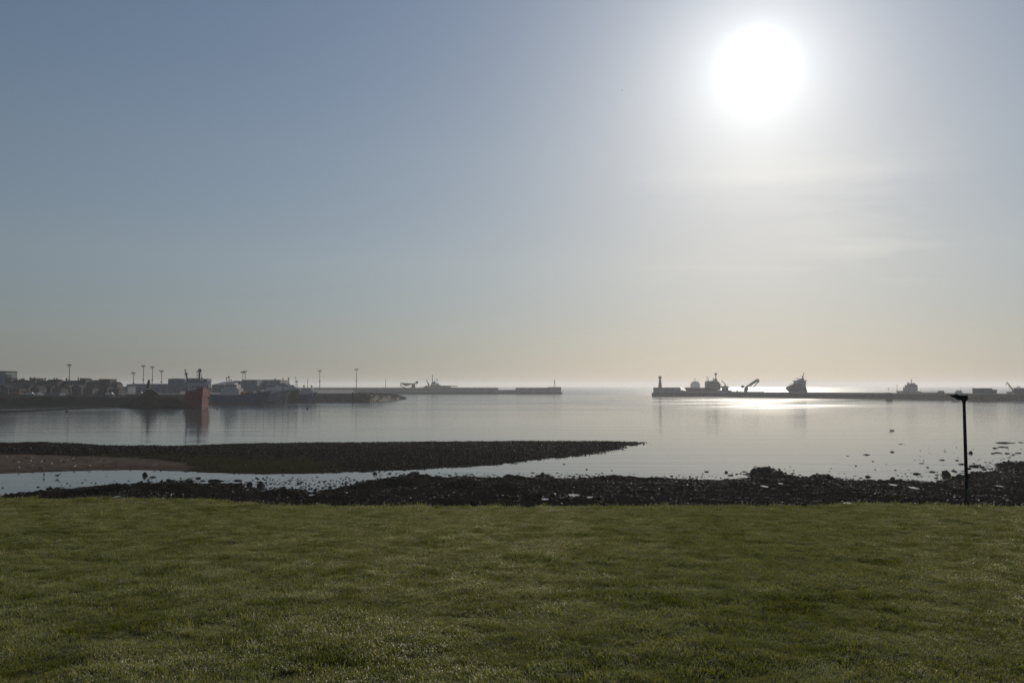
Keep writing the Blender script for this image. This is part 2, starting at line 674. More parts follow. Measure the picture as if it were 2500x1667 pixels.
def weed_mat():
    """bladder wrack on stones: matt and dark, wet in spots"""
    m = bpy.data.materials.new('wet_seaweed_rock')
    m.use_nodes = True
    t = m.node_tree
    L = t.links.new
    t.nodes.clear()
    geo = t.nodes.new('ShaderNodeNewGeometry')
    n = t.nodes.new('ShaderNodeTexNoise')
    n.inputs['Scale'].default_value = 1.4
    n.inputs['Detail'].default_value = 6
    L(geo.outputs['Position'], n.inputs['Vector'])
    r = t.nodes.new('ShaderNodeValToRGB')
    r.color_ramp.elements[0].position = 0.35
    r.color_ramp.elements[0].color = (0.010, 0.0085, 0.007, 1)
    r.color_ramp.elements[1].position = 0.7
    r.color_ramp.elements[1].color = (0.08, 0.056, 0.037, 1)
    L(n.outputs['Fac'], r.inputs[0])
    n2 = t.nodes.new('ShaderNodeTexNoise')
    n2.inputs['Scale'].default_value = 9.0
    n2.inputs['Detail'].default_value = 5
    L(geo.outputs['Position'], n2.inputs['Vector'])
    bp = t.nodes.new('ShaderNodeBump')
    bp.inputs['Strength'].default_value = 0.8
    bp.inputs['Distance'].default_value = 0.1
    L(n2.outputs['Fac'], bp.inputs['Height'])
    d = t.nodes.new('ShaderNodeBsdfDiffuse')
    d.inputs['Roughness'].default_value = 0.8
    L(r.outputs[0], d.inputs['Color'])
    L(bp.outputs[0], d.inputs['Normal'])
    g = t.nodes.new('ShaderNodeBsdfGlossy')
    g.inputs['Roughness'].default_value = 0.32
    L(bp.outputs[0], g.inputs['Normal'])
    wet = t.nodes.new('ShaderNodeTexNoise')
    wet.inputs['Scale'].default_value = 2.3
    wet.inputs['Detail'].default_value = 4
    L(geo.outputs['Position'], wet.inputs['Vector'])
    mr = t.nodes.new('ShaderNodeMapRange')
    mr.inputs['From Min'].default_value = 0.46
    mr.inputs['From Max'].default_value = 0.75
    mr.inputs['To Min'].default_value = 0.002
    mr.inputs['To Max'].default_value = 0.085
    L(wet.outputs['Fac'], mr.inputs['Value'])
    mx = t.nodes.new('ShaderNodeMixShader')
    L(mr.outputs[0], mx.inputs[0])
    L(d.outputs[0], mx.inputs[1])
    L(g.outputs[0], mx.inputs[2])
    o = t.nodes.new('ShaderNodeOutputMaterial')
    L(mx.outputs[0], o.inputs[0])
    return m


def ico(sub):
    import bmesh
    bm = bmesh.new()
    bmesh.ops.create_icosphere(bm, subdivisions=sub, radius=1)
    bm.verts.ensure_lookup_table()
    V = np.array([v.co[:] for v in bm.verts])
    F = np.array([[v.index for v in f.verts] for f in bm.faces])
    bm.free()
    return V, F


M_WEED = weed_mat()
ICO1 = ico(1)
ICO2 = ico(2)
ICO3 = ico(3)


def rock_var(base, seed, jag=0.28):
    V, F = base
    r = np.random.default_rng(seed)
    W = V.copy()
    for k in range(7):
        d = r.normal(size=3)
        d /= np.linalg.norm(d)
        c = r.uniform(0.45, 0.85)
        s = W @ d
        W -= np.maximum(s - c, 0)[:, None] * d * 0.9
    W *= (1 + r.normal(size=(len(V), 1)) * jag * 0.35)
    return W


VAR1 = [rock_var(ICO1, 50 + i) for i in range(8)]


def rock_field(name, P, S, m, flat=0.55):
    n = len(P)
    vs = []
    for k in range(8):
        idx = np.arange(n)[k::8]
        p, s = P[idx], S[idx]
        a = rng.uniform(0, 6.283, len(idx))
        W = VAR1[k][None] * s[:, None, None] * np.stack([rng.uniform(.8, 1.3, len(idx)), rng.uniform(.8, 1.2, len(idx)), rng.uniform(.6, 1.3, len(idx)) * flat], -1)[:, None, :]
        ca, sa = np.cos(a)[:, None], np.sin(a)[:, None]
        xr = W[..., 0] * ca - W[..., 1] * sa
        yr = W[..., 0] * sa + W[..., 1] * ca
        vs.append(np.stack([xr, yr, W[..., 2]], -1) + p[:, None, :])
    nv = len(ICO1[0])
    V = np.concatenate([v.reshape(-1, 3) for v in vs])
    F = (ICO1[1][None] + (np.arange(n) * nv)[:, None, None]).reshape(-1, 3)
    return np_mesh(name, V, F, m)


def field_points(dfield, cond, n, fall):
    """random points on the foreshore grid, thinning out beyond the water's edge"""
    px = rng.uniform(-95, 130, n)
    py = rng.uniform(50, 185, n)
    i = ((px - x0) / 0.55).astype(int)
    j = ((py - y0) / 0.55).astype(int)
    d = dfield[j, i]
    p = np.where(d > 0, 1.0, np.exp(d / fall))
    # only where the ground could be in view
    vis = (np.abs(px) < 0.72 * py + 4)
    k = (rng.random(n) < p) & vis & cond(px, py, i, j)
    return px[k], py[k], d[k], i[k], j[k]


bx, by, bd, bi, bj = field_points(dB, lambda px, py, i, j: py < 135, 260000, 1.7)
clus = fbm(bx * 0.3, by * 0.3, 3)
keep = rng.random(len(bx)) < np.clip((clus - 0.25) * 2.2, 0.1, 1)
keep &= (bd > 0) | (clus > 0.45)
bx, by, bd = bx[keep], by[keep], bd[keep]
bs = 0.075 + 0.17 * rng.random(len(bx)) ** 2.5 + 0.2 * (rng.random(len(bx)) < 0.05) * rng.random(len(bx)) + np.where((np.abs(bd) < 3) & (rng.random(len(bx)) < 0.05), 0.3 * rng.random(len(bx)), 0)
ex_, ey_, es_ = [], [], []
for xa_, xb_, ya_, yb_, n_, s0_, s1_ in ((640, 960, 1156, 1198, 620, 0.07, 0.2), (520, 700, 1165, 1196, 120, 0.08, 0.25), (900, 1560, 1152, 1168, 260, 0.07, 0.2), (2020, 2500, 1120, 1175, 110, 0.08, 0.22), (2200, 2500, 1078, 1125, 50, 0.08, 0.2), (1650, 1840, 1150, 1172, 60, 0.08, 0.2), (60, 520, 1158, 1190, 60, 0.06, 0.16)):
    for _ in range(n_):
        x_, y_ = on_z(rng.uniform(xa_, xb_), ya_ + (yb_ - ya_) * math.sqrt(rng.random()))
        if vnoise(np.array(x_ * 0.5), np.array(y_ * 0.25)) > 0.42:
            ex_.append(x_); ey_.append(y_); es_.append(rng.uniform(s0_, s1_))
bx, by, bs = np.concatenate([bx, ex_]), np.concatenate([by, ey_]), np.concatenate([bs, es_])
P = np.stack([bx, by, np.maximum(ground_z(bx, by), -0.02) + bs * 0.1], -1)
o = rock_field('weed_covered_rocks', P, bs, M_WEED, 0.45)
kind(o, 'stuff')
o['label'] = 'dark weed-covered stones strewn over the near beach below the grass'
o['category'] = 'rocks'
sx, sy, sd, si, sj = field_points(dS2, lambda px, py, i, j: ((sandm[j, i] < 0.35) | (rng.random(len(px)) < 0.03)) & (rng.random(len(px)) > algm[j, i] * 0.9), 170000, 1.6)
ss = 0.075 + 0.13 * rng.random(len(sx)) ** 2
ss = np.where((sd < 0) & (sy < 135), ss * 0.7, ss)
P = np.stack([sx, sy, ground_z(sx, sy) + ss * 0.15], -1)
o = rock_field('spit_stones', P, ss, M_WEED, 0.7)
kind(o, 'stuff')
o['label'] = 'small dark stones covering the low spit in the bay'
o['category'] = 'rocks'

# tide pools left among the weed
for k, (px, py, w_, h_) in enumerate(((1868, 1187, 20, 5), (1906, 1180, 12, 4), (2180, 1183, 20, 5), (2230, 1190, 22, 7), (1400, 1208, 26, 6), (1440, 1213, 16, 4), (285, 1212, 18, 4), (298, 1213, 8, 3), (2070, 1228, 30, 5), (690, 1205, 14, 4), (760, 1208, 12, 4), (2440, 1186, 16, 4), (2210, 1172, 14, 4), (1330, 1218, 18, 5), (2020, 1226, 14, 4))):
    x, y = on_z(px, py, 1.0)
    for _ in range(6):
        z = float(ground_z(x, y))
        x, y = on_z(px, py, max(z, 0) + 0.16)
    sx_ = w_ * y / FPX / 2
    sy_ = h_ * (y / FPX) / 0.13 / 2
    rp_ = np.random.default_rng(k)
    pts = []
    for a in np.linspace(0, 2 * math.pi, 22, endpoint=False):
        q_ = rp_.uniform(0.55, 1.15)
        pts.append((x + sx_ * q_ * math.cos(a), y + sy_ * q_ * math.sin(a), max(z, 0) + 0.16))
    kind(MB().add(pts, [tuple(range(22))]).build('tide_pool', sea.data.materials[0]), 'structure')

# single boulders and weed clumps one can pick out
BVAR = []
for k in range(5):
    W = rock_var(ICO3, 90 + k, 0.10)
    W += (np.random.default_rng(k).normal(size=W.shape)) * 0.035
    me = bpy.data.meshes.new('boulder')
    me.from_pydata([tuple(v) for v in W], [], [tuple(f) for f in ICO3[1]])
    me.polygons.foreach_set('use_smooth', [True] * len(me.polygons))
    me.update()
    me.materials.append(M_WEED)
    BVAR.append(me)
boul_n = [0]


def boulder(px, py, wpx, hpx, label, group=None, name='boulder'):
    """a weed-covered boulder whose foot is at pixel (px, py)"""
    x, y = on_z(px, py)
    for _ in range(4):
        z = float(ground_z(x, y)) if y < 188 else 0
        x, y = on_z(px, py, max(z, 0))
    s = y / FPX
    o = bpy.data.objects.new(name, BVAR[boul_n[0] % 5])
    boul_n[0] += 1
    COL.objects.link(o)
    w = wpx * s * 0.55
    h = hpx * s
    o.location = (x, y, max(z, 0) - 0.08 + h * 0.12)
    o.scale = (w, w * random.uniform(0.7, 1.0), h * 0.95)
    o.rotation_euler = (0, 0, random.uniform(-0.5, 0.5))
    tag(o, label, 'boulder', group)
    return o


# ------------------------------------------------------------------ the setting: lawn
EDGE = [(-400, 1216), (0, 1219), (300, 1220), (480, 1223), (560, 1227), (650, 1236), (800, 1238), (1480, 1239), (1900, 1239), (2000, 1236), (2100, 1233), (2250, 1234), (2361, 1238), (2500, 1239), (2900, 1241)]
YC = 30.0
ex = np.array([at(p[0], p[1], YC)[0] for p in EDGE])
ez = np.array([at(p[0], p[1], YC)[2] for p in EDGE]) - 0.05


def lawn_z(x, y):
    zc = np.interp(x, ex, ez)
    t = y / YC
    z = 10.3 + (zc - 10.3) * np.minimum(t, 1)
    z = z + 0.10 * np.sin(np.clip(t, 0, 1) * math.pi) * 0.8
    b = np.maximum(y - YC, 0)
    z = z - np.where(b < 1.5, 0.22 * b * b, 0.495 + 0.66 * (b - 1.5))
    amp = np.clip(1.25 - t * 0.3, 0.4, 1)
    z = z + (fbm(x * 0.28 + 3, y * 0.28, 3) - 0.5) * 0.06 * np.clip((YC + 1 - y) / 6, 0.15, 1)
    z = z + (fbm(x * 2.9, y * 2.9, 3, 0.6) - 0.5) * 0.09 * amp * np.clip((YC + 2 - y) / 5, 0.4, 1)
    return z


lx = np.arange(-48, 48, 0.16)
ly = np.concatenate([np.arange(-6, 3, 0.4), np.arange(3, 31.5, 0.12), np.arange(31.5, 44, 0.4)])
LX, LY = np.meshgrid(lx, ly, indexing='xy')
M_SOIL = mat('turf_soil', (0.03, 0.035, 0.012), 0.95, 0.4, 3.0, 0.1)
lawn = grid_mesh('lawn', lx, ly, lawn_z(LX, LY), M_SOIL)
kind(lawn, 'structure')


def grass_material(drop=False):
    m = bpy.data.materials.new('dew_drops' if drop else 'dewy_grass')
    m.use_nodes = True
    t = m.node_tree
    L = t.links.new
    t.nodes.clear()
    geo = t.nodes.new('ShaderNodeNewGeometry')
    n = t.nodes.new('ShaderNodeTexNoise')
    n.inputs['Scale'].default_value = 1.3
    n.inputs['Detail'].default_value = 8
    n.inputs['Roughness'].default_value = 0.82
    mp = t.nodes.new('ShaderNodeMapping')
    mp.inputs['Scale'].default_value = (0.8, 1.0, 1)
    L(geo.outputs['Position'], mp.inputs[0])
    L(mp.outputs[0], n.inputs['Vector'])
    dew = t.nodes.new('ShaderNodeMapRange')
    dew.inputs['From Min'].default_value = 0.38
    dew.inputs['From Max'].default_value = 0.66
    L(n.outputs['Fac'], dew.inputs['Value'])
    oi = t.nodes.new('ShaderNodeObjectInfo')
    r = t.nodes.new('ShaderNodeValToRGB')
    e = r.color_ramp.elements
    e[0].color = (0.066, 0.092, 0.004, 1)
    e[1].color = (0.18, 0.175, 0.011, 1)
    e.new(0.93).color = (0.165, 0.165, 0.011, 1)
    e[-1].color = (0.18, 0.15, 0.05, 1)
    L(oi.outputs['Random'], r.inputs[0])
    mx = t.nodes.new('ShaderNodeMix')
    mx.data_type = 'RGBA'
    ta = t.nodes.new('ShaderNodeAttribute')
    ta.attribute_name = 'tip'
    td = t.nodes.new('ShaderNodeMath')
    td.operation = 'MULTIPLY'
    L(ta.outputs['Fac'], td.inputs[0])
    L(dew.outputs[0], td.inputs[1])
    L(td.outputs[0], mx.inputs[0])
    L(r.outputs[0], mx.inputs[6])
    mx.inputs[7].default_value = (0.85, 0.83, 0.6, 1) if drop else (0.60, 0.57, 0.17, 1)
    d = t.nodes.new('ShaderNodeBsdfDiffuse')
    L(mx.outputs[2], d.inputs[0])
    tr = t.nodes.new('ShaderNodeBsdfTranslucent')
    L(mx.outputs[2], tr.inputs[0])
    a = t.nodes.new('ShaderNodeMixShader')
    a.inputs[0].default_value = 0.5
    L(d.outputs[0], a.inputs[1])
    L(tr.outputs[0], a.inputs[2])
    g = t.nodes.new('ShaderNodeBsdfGlossy')
    g.inputs['Roughness'].default_value = 0.5
    g.inputs[0].default_value = (0.88, 0.84, 0.66, 1)
    s = t.nodes.new('ShaderNodeMixShader')
    gm = t.nodes.new('ShaderNodeMapRange')
    gm.inputs['To Min'].default_value = 0.015
    gm.inputs['To Max'].default_value = 0.38 if drop else 0.16
    L(td.outputs[0], gm.inputs['Value'])
    L(gm.outputs[0], s.inputs[0])
    # drops sit on the blades facing up: their sheen follows the turf more than the blade
    up = t.nodes.new('ShaderNodeVectorMath')
    up.operation = 'MULTIPLY_ADD'
    L(geo.outputs['Normal'], up.inputs[0])
    up.inputs[1].default_value = (0.6, 0.6, 0.2)
    up.inputs[2].default_value = (0, 0, 0.75)
    un = t.nodes.new('ShaderNodeVectorMath')
    un.operation = 'NORMALIZE'
    L(up.outputs[0], un.inputs[0])
    L(un.outputs[0], g.inputs['Normal'])
    L(a.outputs[0], s.inputs[1])
    L(g.outputs[0], s.inputs[2])
    out = t.nodes.new('ShaderNodeOutputMaterial')
    L(s.outputs[0], out.inputs[0])
    return m


M_GRASS = grass_material()
M_DEW = grass_material(True)
clumps = bpy.data.collections.new('grass_clump_sources')
for k in range(6):
    r = np.random.default_rng(300 + k)
    V, F = [], []
    tips = []
    for _ in range(80):
        rad = 0.095 * math.sqrt(r.random())
        a = r.uniform(0, 6.283)
        cx, cy_ = rad * math.cos(a), rad * math.sin(a)
        h = r.uniform(0.013, 0.031)
        az = r.uniform(0, 6.283)
        lean = r.uniform(0.05, 0.7) * h
        w = r.uniform(0.0013, 0.0026)
        ux, uy = math.cos(az), math.sin(az)
        tx, ty = -uy, ux
        o0 = len(V)
        for t_, ww in ((0, 1), (0.55, 0.8), (1, 0.15)):
            lx_ = lean * t_ * t_
            z = h * t_ * (1 - 0.25 * t_)
            for sgn in (-1, 1):
                V.append((cx + ux * lx_ + tx * w * ww * sgn, cy_ + uy * lx_ + ty * w * ww * sgn, z - 0.006))
        F += [(o0, o0 + 1, o0 + 3, o0 + 2), (o0 + 2, o0 + 3, o0 + 5, o0 + 4)]
        tips.append(V[-1])
    nb = len(V)
    nf = len(F)
    for q_ in r.choice(len(tips), 26, replace=False):
        c_, rr_ = tips[q_], r.uniform(0.0014, 0.0028)
        o0 = len(V)
        V += [(c_[0] + dx * rr_, c_[1] + dy * rr_, c_[2] + dz * rr_) for dx, dy, dz in ((1, 0, 0), (0, 1, 0), (-1, 0, 0), (0, -1, 0), (0, 0, 1), (0, 0, -1))]
        F += [(o0 + i, o0 + (i + 1) % 4, o0 + 4) for i in range(4)] + [(o0 + (i + 1) % 4, o0 + i, o0 + 5) for i in range(4)]
    me = bpy.data.meshes.new('grass_clump')
    me.from_pydata(V, [], F)
    me.update()
    me.attributes.new('tip', 'FLOAT', 'POINT').data.foreach_set('value', np.concatenate([np.tile(np.array([0, 0, .45, .45, 1, 1], np.float32), nb // 6), np.ones(len(V) - nb, np.float32)]))
    me.materials.append(M_GRASS)
    me.materials.append(M_DEW)
    me.polygons.foreach_set('material_index', [0] * nf + [1] * (len(F) - nf))
    ob = bpy.data.objects.new('grass_clump', me)
    clumps.objects.link(ob)

gp = []
for ya, yb, den in ((3.5, 7.5, 330), (7.5, 11, 290), (11, 16, 210), (16, 23, 140), (23, 32.0, 100)):
    hw = 0.68 * yb + 1.5
    n = int((yb - ya) * 2 * hw * den)
    gx = rng.uniform(-hw, hw, n)
    gy = rng.uniform(ya, yb, n)
    gp.append(np.stack([gx, gy], -1))
gp = np.concatenate(gp)
tuft = fbm(gp[:, 0] * 3.4 + 50, gp[:, 1] * 3.8 + 20, 3, 0.6)
scl = 0.75 + 0.5 * rng.random(len(gp)) + np.clip((tuft - 0.55) * 10, 0, 1.4)
scl *= np.clip(0.9 + gp[:, 1] * 0.012, 1, 1.3)
scl *= np.where((gp[:, 1] > 28.6) & (vnoise(gp[:, 0] * 1.1, gp[:, 1]) > 0.45), rng.uniform(1.0, 2.0, len(gp)), 1.0)
GZ = lawn_z(gp[:, 0], gp[:, 1])
me = bpy.data.meshes.new('grass')
me.vertices.add(len(gp))
me.vertices.foreach_set('co', np.column_stack([gp, GZ]).astype(np.float32).ravel())
me.attributes.new('scl', 'FLOAT', 'POINT').data.foreach_set('value', scl.astype(np.float32))
me.attributes.new('rot', 'FLOAT_VECTOR', 'POINT').data.foreach_set('vector', np.column_stack([rng.normal(0, .12, len(gp)), rng.normal(0, .12, len(gp)), rng.uniform(0, 6.283, len(gp))]).astype(np.float32).ravel())
me.attributes.new('pick', 'INT', 'POINT').data.foreach_set('value', rng.integers(0, 6, len(gp)).astype(np.int32))
me.materials.append(M_GRASS)
grass = bpy.data.objects.new('grass', me)
COL.objects.link(grass)
kind(grass, 'stuff')
grass['label'] = 'short dewy green grass covering the lawn in the foreground'
grass['category'] = 'grass'
ng = bpy.data.node_groups.new('scatter_grass', 'GeometryNodeTree')
ng.interface.new_socket('Geometry', in_out='INPUT', socket_type='NodeSocketGeometry')
ng.interface.new_socket('Geometry', in_out='OUTPUT', socket_type='NodeSocketGeometry')
gi = ng.nodes.new('NodeGroupInput')
go = ng.nodes.new('NodeGroupOutput')
ci = ng.nodes.new('GeometryNodeCollectionInfo')
ci.inputs['Collection'].default_value = clumps
ci.inputs['Separate Children'].default_value = True
ci.inputs['Reset Children'].default_value = True
ip = ng.nodes.new('GeometryNodeInstanceOnPoints')
ip.inputs['Pick Instance'].default_value = True


def nattr(nm, ty):
    n = ng.nodes.new('GeometryNodeInputNamedAttribute')
    n.data_type = ty
    n.inputs[0].default_value = nm
    return n.outputs[0]


ng.links.new(gi.outputs[0], ip.inputs['Points'])
ng.links.new(ci.outputs[0], ip.inputs['Instance'])
ng.links.new(nattr('pick', 'INT'), ip.inputs['Instance Index'])
e2r = ng.nodes.new('FunctionNodeEulerToRotation')
ng.links.new(nattr('rot', 'FLOAT_VECTOR'), e2r.inputs[0])
ng.links.new(e2r.outputs[0], ip.inputs['Rotation'])
ng.links.new(nattr('scl', 'FLOAT'), ip.inputs['Scale'])
ng.links.new(ip.outputs[0], go.inputs[0])
md = grass.modifiers.new('scatter', 'NODES')
md.node_group = ng

# ------------------------------------------------------------------ harbour land
def land(name, pts, ztop, m, zbot=-1.5, slope=0.0):
    """block of ground from a world polygon; its top is set in by slope metres"""
    n = len(pts)
    cx = sum(p[0] for p in pts) / n
    cy2 = sum(p[1] for p in pts) / n
    top = []
    for x, y in pts:
        d = math.hypot(x - cx, y - cy2)
        k = 1 - slope / d
        top.append((cx + (x - cx) * k, cy2 + (y - cy2) * k))
    b = MB()
    b.add([(x, y, zbot) for x, y in pts] + [(x, y, ztop) for x, y in top],
          [tuple(range(n, 2 * n))] + [(i, (i + 1) % n, n + (i + 1) % n, n + i) for i in range(n)])
    return kind(b.build(name, m), 'structure')


def wp(px, D):
    return at(px, 942, D)[0]


M_BANK = mat('weedy_revetment', (0.024, 0.023, 0.019), 0.95, 0.5, 0.25, 0.0, 0, 0.8, 0.6)
# heightfield of the far shore: rocky bank, promenade and rising town
FX0, FX1, FY0, FY1 = -620.0, -170.0, 400.0, 900.0
fxs = np.arange(FX0, FX1, 2.0)
fys = np.arange(FY0, FY1, 2.0)
GX, GY = np.meshgrid(fxs, fys, indexing='xy')
FAR = [(-700, 994), (0, 994), (60, 993), (120, 992), (200, 991), (270, 990), (300, 996), (350, 999), (420, 997), (458, 997), (470, 992)]
wF = [on_z(*p) for p in FAR] + [(wp(470, 900), 905), (-1500, 905)]
dF = poly_sd(wF, GX, GY) + (fbm(GX * 0.12, GY * 0.12, 3) - 0.5) * 5
ZFAR = np.where(dF < 0, dF * 0.1, np.minimum(dF * 0.62, 5.6 + np.maximum(dF - 30, 0) * 0.008)) + np.where((dF > 0) & (dF < 12), (fbm(GX * 0.5, GY * 0.5, 3) - 0.5) * 1.8, 0)
ZFAR = np.maximum(ZFAR, -1.0)
kind(grid_mesh('far_shore', fxs, fys, ZFAR, M_BANK, smooth=False), 'structure')


def far_z(x, y):
    i = int(min(max((x - FX0) / 2, 0), len(fxs) - 1))
    j = int(min(max((y - FY0) / 2, 0), len(fys) - 1))
    return float(ZFAR[j, i])


# quay behind the fishing boats
QZ = 6.3
land('harbour_quay', [(wp(455, 545), 545), (wp(720, 600), 600), (wp(868, 612), 612), (wp(868, 700), 700), (wp(860, 1150), 1150), (wp(280, 1150), 1150), (wp(285, 560), 560)], QZ, M_CONCD)

# thin weedy bar off the far shore
bar_px = [(-700, 1031), (-300, 1019), (0, 1006.5), (70, 1004), (140, 1001), (220, 997), (285, 994)]
b = MB()
ring = []
for i, (px, py) in enumerate(bar_px):
    x, y = on_z(px, py)
    w = 6.5 if i < 6 else 4
    ring.append([(x, y - w, -0.3), (x, y - w * 0.4, 0.55), (x, y + w * 0.4, 0.6), (x, y + w, -0.3)])
b.loft(ring)
kind(b.build('weedy_bar', M_BANK), 'structure')


# ------------------------------------------------------------------ breakwaters
def Zr(py, D):
    return at(1250, py, D)[2]


# north wall, seen along its whole length
DW = 1165.0
t = thing('north_breakwater', 'long pale grey concrete breakwater wall with a notch left of the harbour entrance', 'breakwater', (0, DW, 0))
X_ = lambda px: wp(px, DW)
MB().box(X_(690), X_(1373), -1, 17, -2, Zr(957, DW)).build('quay_base', M_CONCD, t)
zt = Zr(946.2, DW)
MB().box(X_(690), X_(1216), 3, 14, Zr(957, DW) + 0.0, zt).build('parapet_wall', M_CONC, t)
MB().box(X_(1216) + .02, X_(1259) - .02, 3, 14, Zr(957, DW), Zr(951.6, DW)).build('low_parapet', M_CONC, t)
MB().box(X_(1259), X_(1340), 3, 14, Zr(957, DW), zt).build('parapet_wall', M_CONC, t)
MB().box(X_(1340) + .02, X_(1370), 1.5, 15.5, Zr(957, DW), Zr(944.6, DW)).build('end_block', M_CONC, t)
# wall face joints
for k in range(14):
    x = X_(720 + k * 46.5)
    MB().box(x - 0.25, x + 0.25, -1.15, -0.9, -0.5, Zr(957, DW) - 0.3).build('pilaster', M_CONCD, t)

t = thing('light_beacon', 'slim lattice light beacon on the left breakwater end by the entrance', 'beacon', at(1354, 944.6, DW + 8))
for dx in (-1, 1):
    MB().tube((dx * 1.0, 0, 0), (dx * 0.35, 0, 6), 0.3, 0.22, 5).build('leg', M_DARKM, t)
MB().tube((0, 0, 6), (0, 0, 10.5), 0.35, 0.3, 6).build('pole', M_DARKM, t)
MB().box(-0.8, 0.8, -0.8, 0.8, 5, 6.2).build('platform', M_DARKM, t)
MB().sphere((0, 0, 8.6), 0.8, 8, 6, 1.3).build('lantern', M_DARKM, t)

# south wall, running away from the right towards the entrance
WP = Vector((wp(1592, 917), 917, 0))
WQ = Vector((wp(2130, 740), 740, 0))
wd = (WQ - WP).normalized()
wang = math.atan2(wd.y, wd.x)
t = thing('south_breakwater', 'low grey concrete breakwater running in from the right to the lighthouse', 'breakwater', WP, wang)
MB().box(0, 372, -1, 15, -2, 4.3).build('quay_base', M_CONCD, t)
MB().box(22, 372, 2, 13, 4.3, 5.7).build('parapet_wall', M_CONC, t)
MB().prism([(1.2, 4.3), (1.2, 10.3), (28, 10.3), (29.5, 7.5), (32, 7.1), (32, 4.3)], 0.5, 14.5).build('end_block', M_CONC, t)
for k in range(16):
    x = 42 + k * 20.0
    MB().box(x - 0.25, x + 0.25, -1.18, -0.9, -0.5, 4.0).build('pilaster', M_CONCD, t)
for k, s_ in enumerate((38, 41, 56, 59, 95)):
    MB().box(s_, s_ + 1.6 + k % 2, 4, 6, 5.7, 6.9 - 0.2 * (k % 3)).build('bollard', M_DARKM, t)


def on_wall(px, off):
    """world xy where pixel column px crosses the south wall, off metres behind its face"""
    n = Vector((-wd.y, wd.x, 0))
    o = WP + n * off
    u = (px - 1250) / FPX
    # x = u * depth, depth ~ y*cos(pitch)
    c = math.cos(PITCH) + 0.0
    k = (u * c * o.y - o.x) / (wd.x - u * c * wd.y)
    return o + wd * k


p = on_wall(1611.5, 7)
t = thing('lighthouse', 'small tapering lighthouse on the breakwater end right of the entrance', 'lighthouse', (p.x, p.y, 10.3))
sc = p.y / FPX
prof = [(4.4, 0), (4.1, 4), (3.2, 9), (2.5, 13), (2.3, 15), (3.0, 15.8), (3.9, 16.6)]
rings = [[(r_ * sc * math.cos(a), r_ * sc * math.sin(a), z_ * sc * 1.42) for a in np.linspace(0, 2 * math.pi, 16, endpoint=False)] for r_, z_ in prof]
MB().loft(rings).build('tower', M_CONC, t)
zg = 16.6 * sc * 1.42
MB().tube((0, 0, zg), (0, 0, zg + 0.4), 4.3 * sc, 4.3 * sc, 16).build('gallery', M_DARKM, t)
MB().tube((0, 0, zg + .4), (0, 0, zg + 1.5), 1.9 * sc, 1.9 * sc, 12).build('lantern', M_GLASS, t)
MB().tube((0, 0, zg + 1.5), (0, 0, zg + 2.3), 2.1 * sc, 0.3 * sc, 12).build('lantern_roof', M_DARKM, t)
g_ = MB()
for a in np.linspace(0, 2 * math.pi, 10, endpoint=False):
    x_, y_ = 4.1 * sc * math.cos(a), 4.1 * sc * math.sin(a)
    g_.tube((x_, y_, zg + .4), (x_, y_, zg + 1.5), 0.12, 0.12, 4)
g_.loft([[(r_ * math.cos(a), r_ * math.sin(a), z_) for r_, z_ in ((4.0 * sc, zg + 1.4), (4.25 * sc, zg + 1.4), (4.25 * sc, zg + 1.6), (4.0 * sc, zg + 1.6))] for a in np.linspace(0, 2 * math.pi, 21)])
g_.build('railing', M_DARKM, t)
MB().box(-0.5, 0.5, -4.35 * sc, -3.9 * sc, 0, 2.2).build('door', M_WOOD, t)

# ------------------------------------------------------------------ ships


class Frame:
    """a ship's own axes: x forward, z up from the water; heading a"""

    def __init__(s, px, D, a):
        s.o = Vector((wp(px, D), D, 0))
        s.a = a
        s.d = Vector((math.cos(a), math.sin(a), 0))

    def P(s, px, py, off=0.0):
        r = ray(px, py)
        n = Vector((-s.d.y, s.d.x, 0))
        o = s.o + n * off
        k = n.dot(o) / (n.x * r[0] + n.y * r[1])
        w = Vector((r[0] * k, r[1] * k, CAM_H + r[2] * k))
        return ((w - o).dot(s.d), off, w.z)

    def box(s, b, px0, px1, py0, py1, half):
        a, c = s.P(px0, py0), s.P(px1, py1)
        return b.box(a[0], c[0], -half, half, a[2], c[2])

    def bar(s, b, p, q, w, h=None, w1=None, h1=None, off=0):
        return b.bar(s.P(*p, off), s.P(*q, off), w, h, w1, h1)

    def tube(s, b, p, q, r0, r1=None, off=0, n=6):
        return b.tube(s.P(*p, off), s.P(*q, off), r0, r1, n)

    def ball(s, b, p, r, off=0, sz=1.0):
        return b.sphere(s.P(*p, off), r, 12, 8, sz)

    def prism(s, b, pts, half):
        return b.prism([(s.P(*p)[0], s.P(*p)[2]) for p in pts], -half, half)


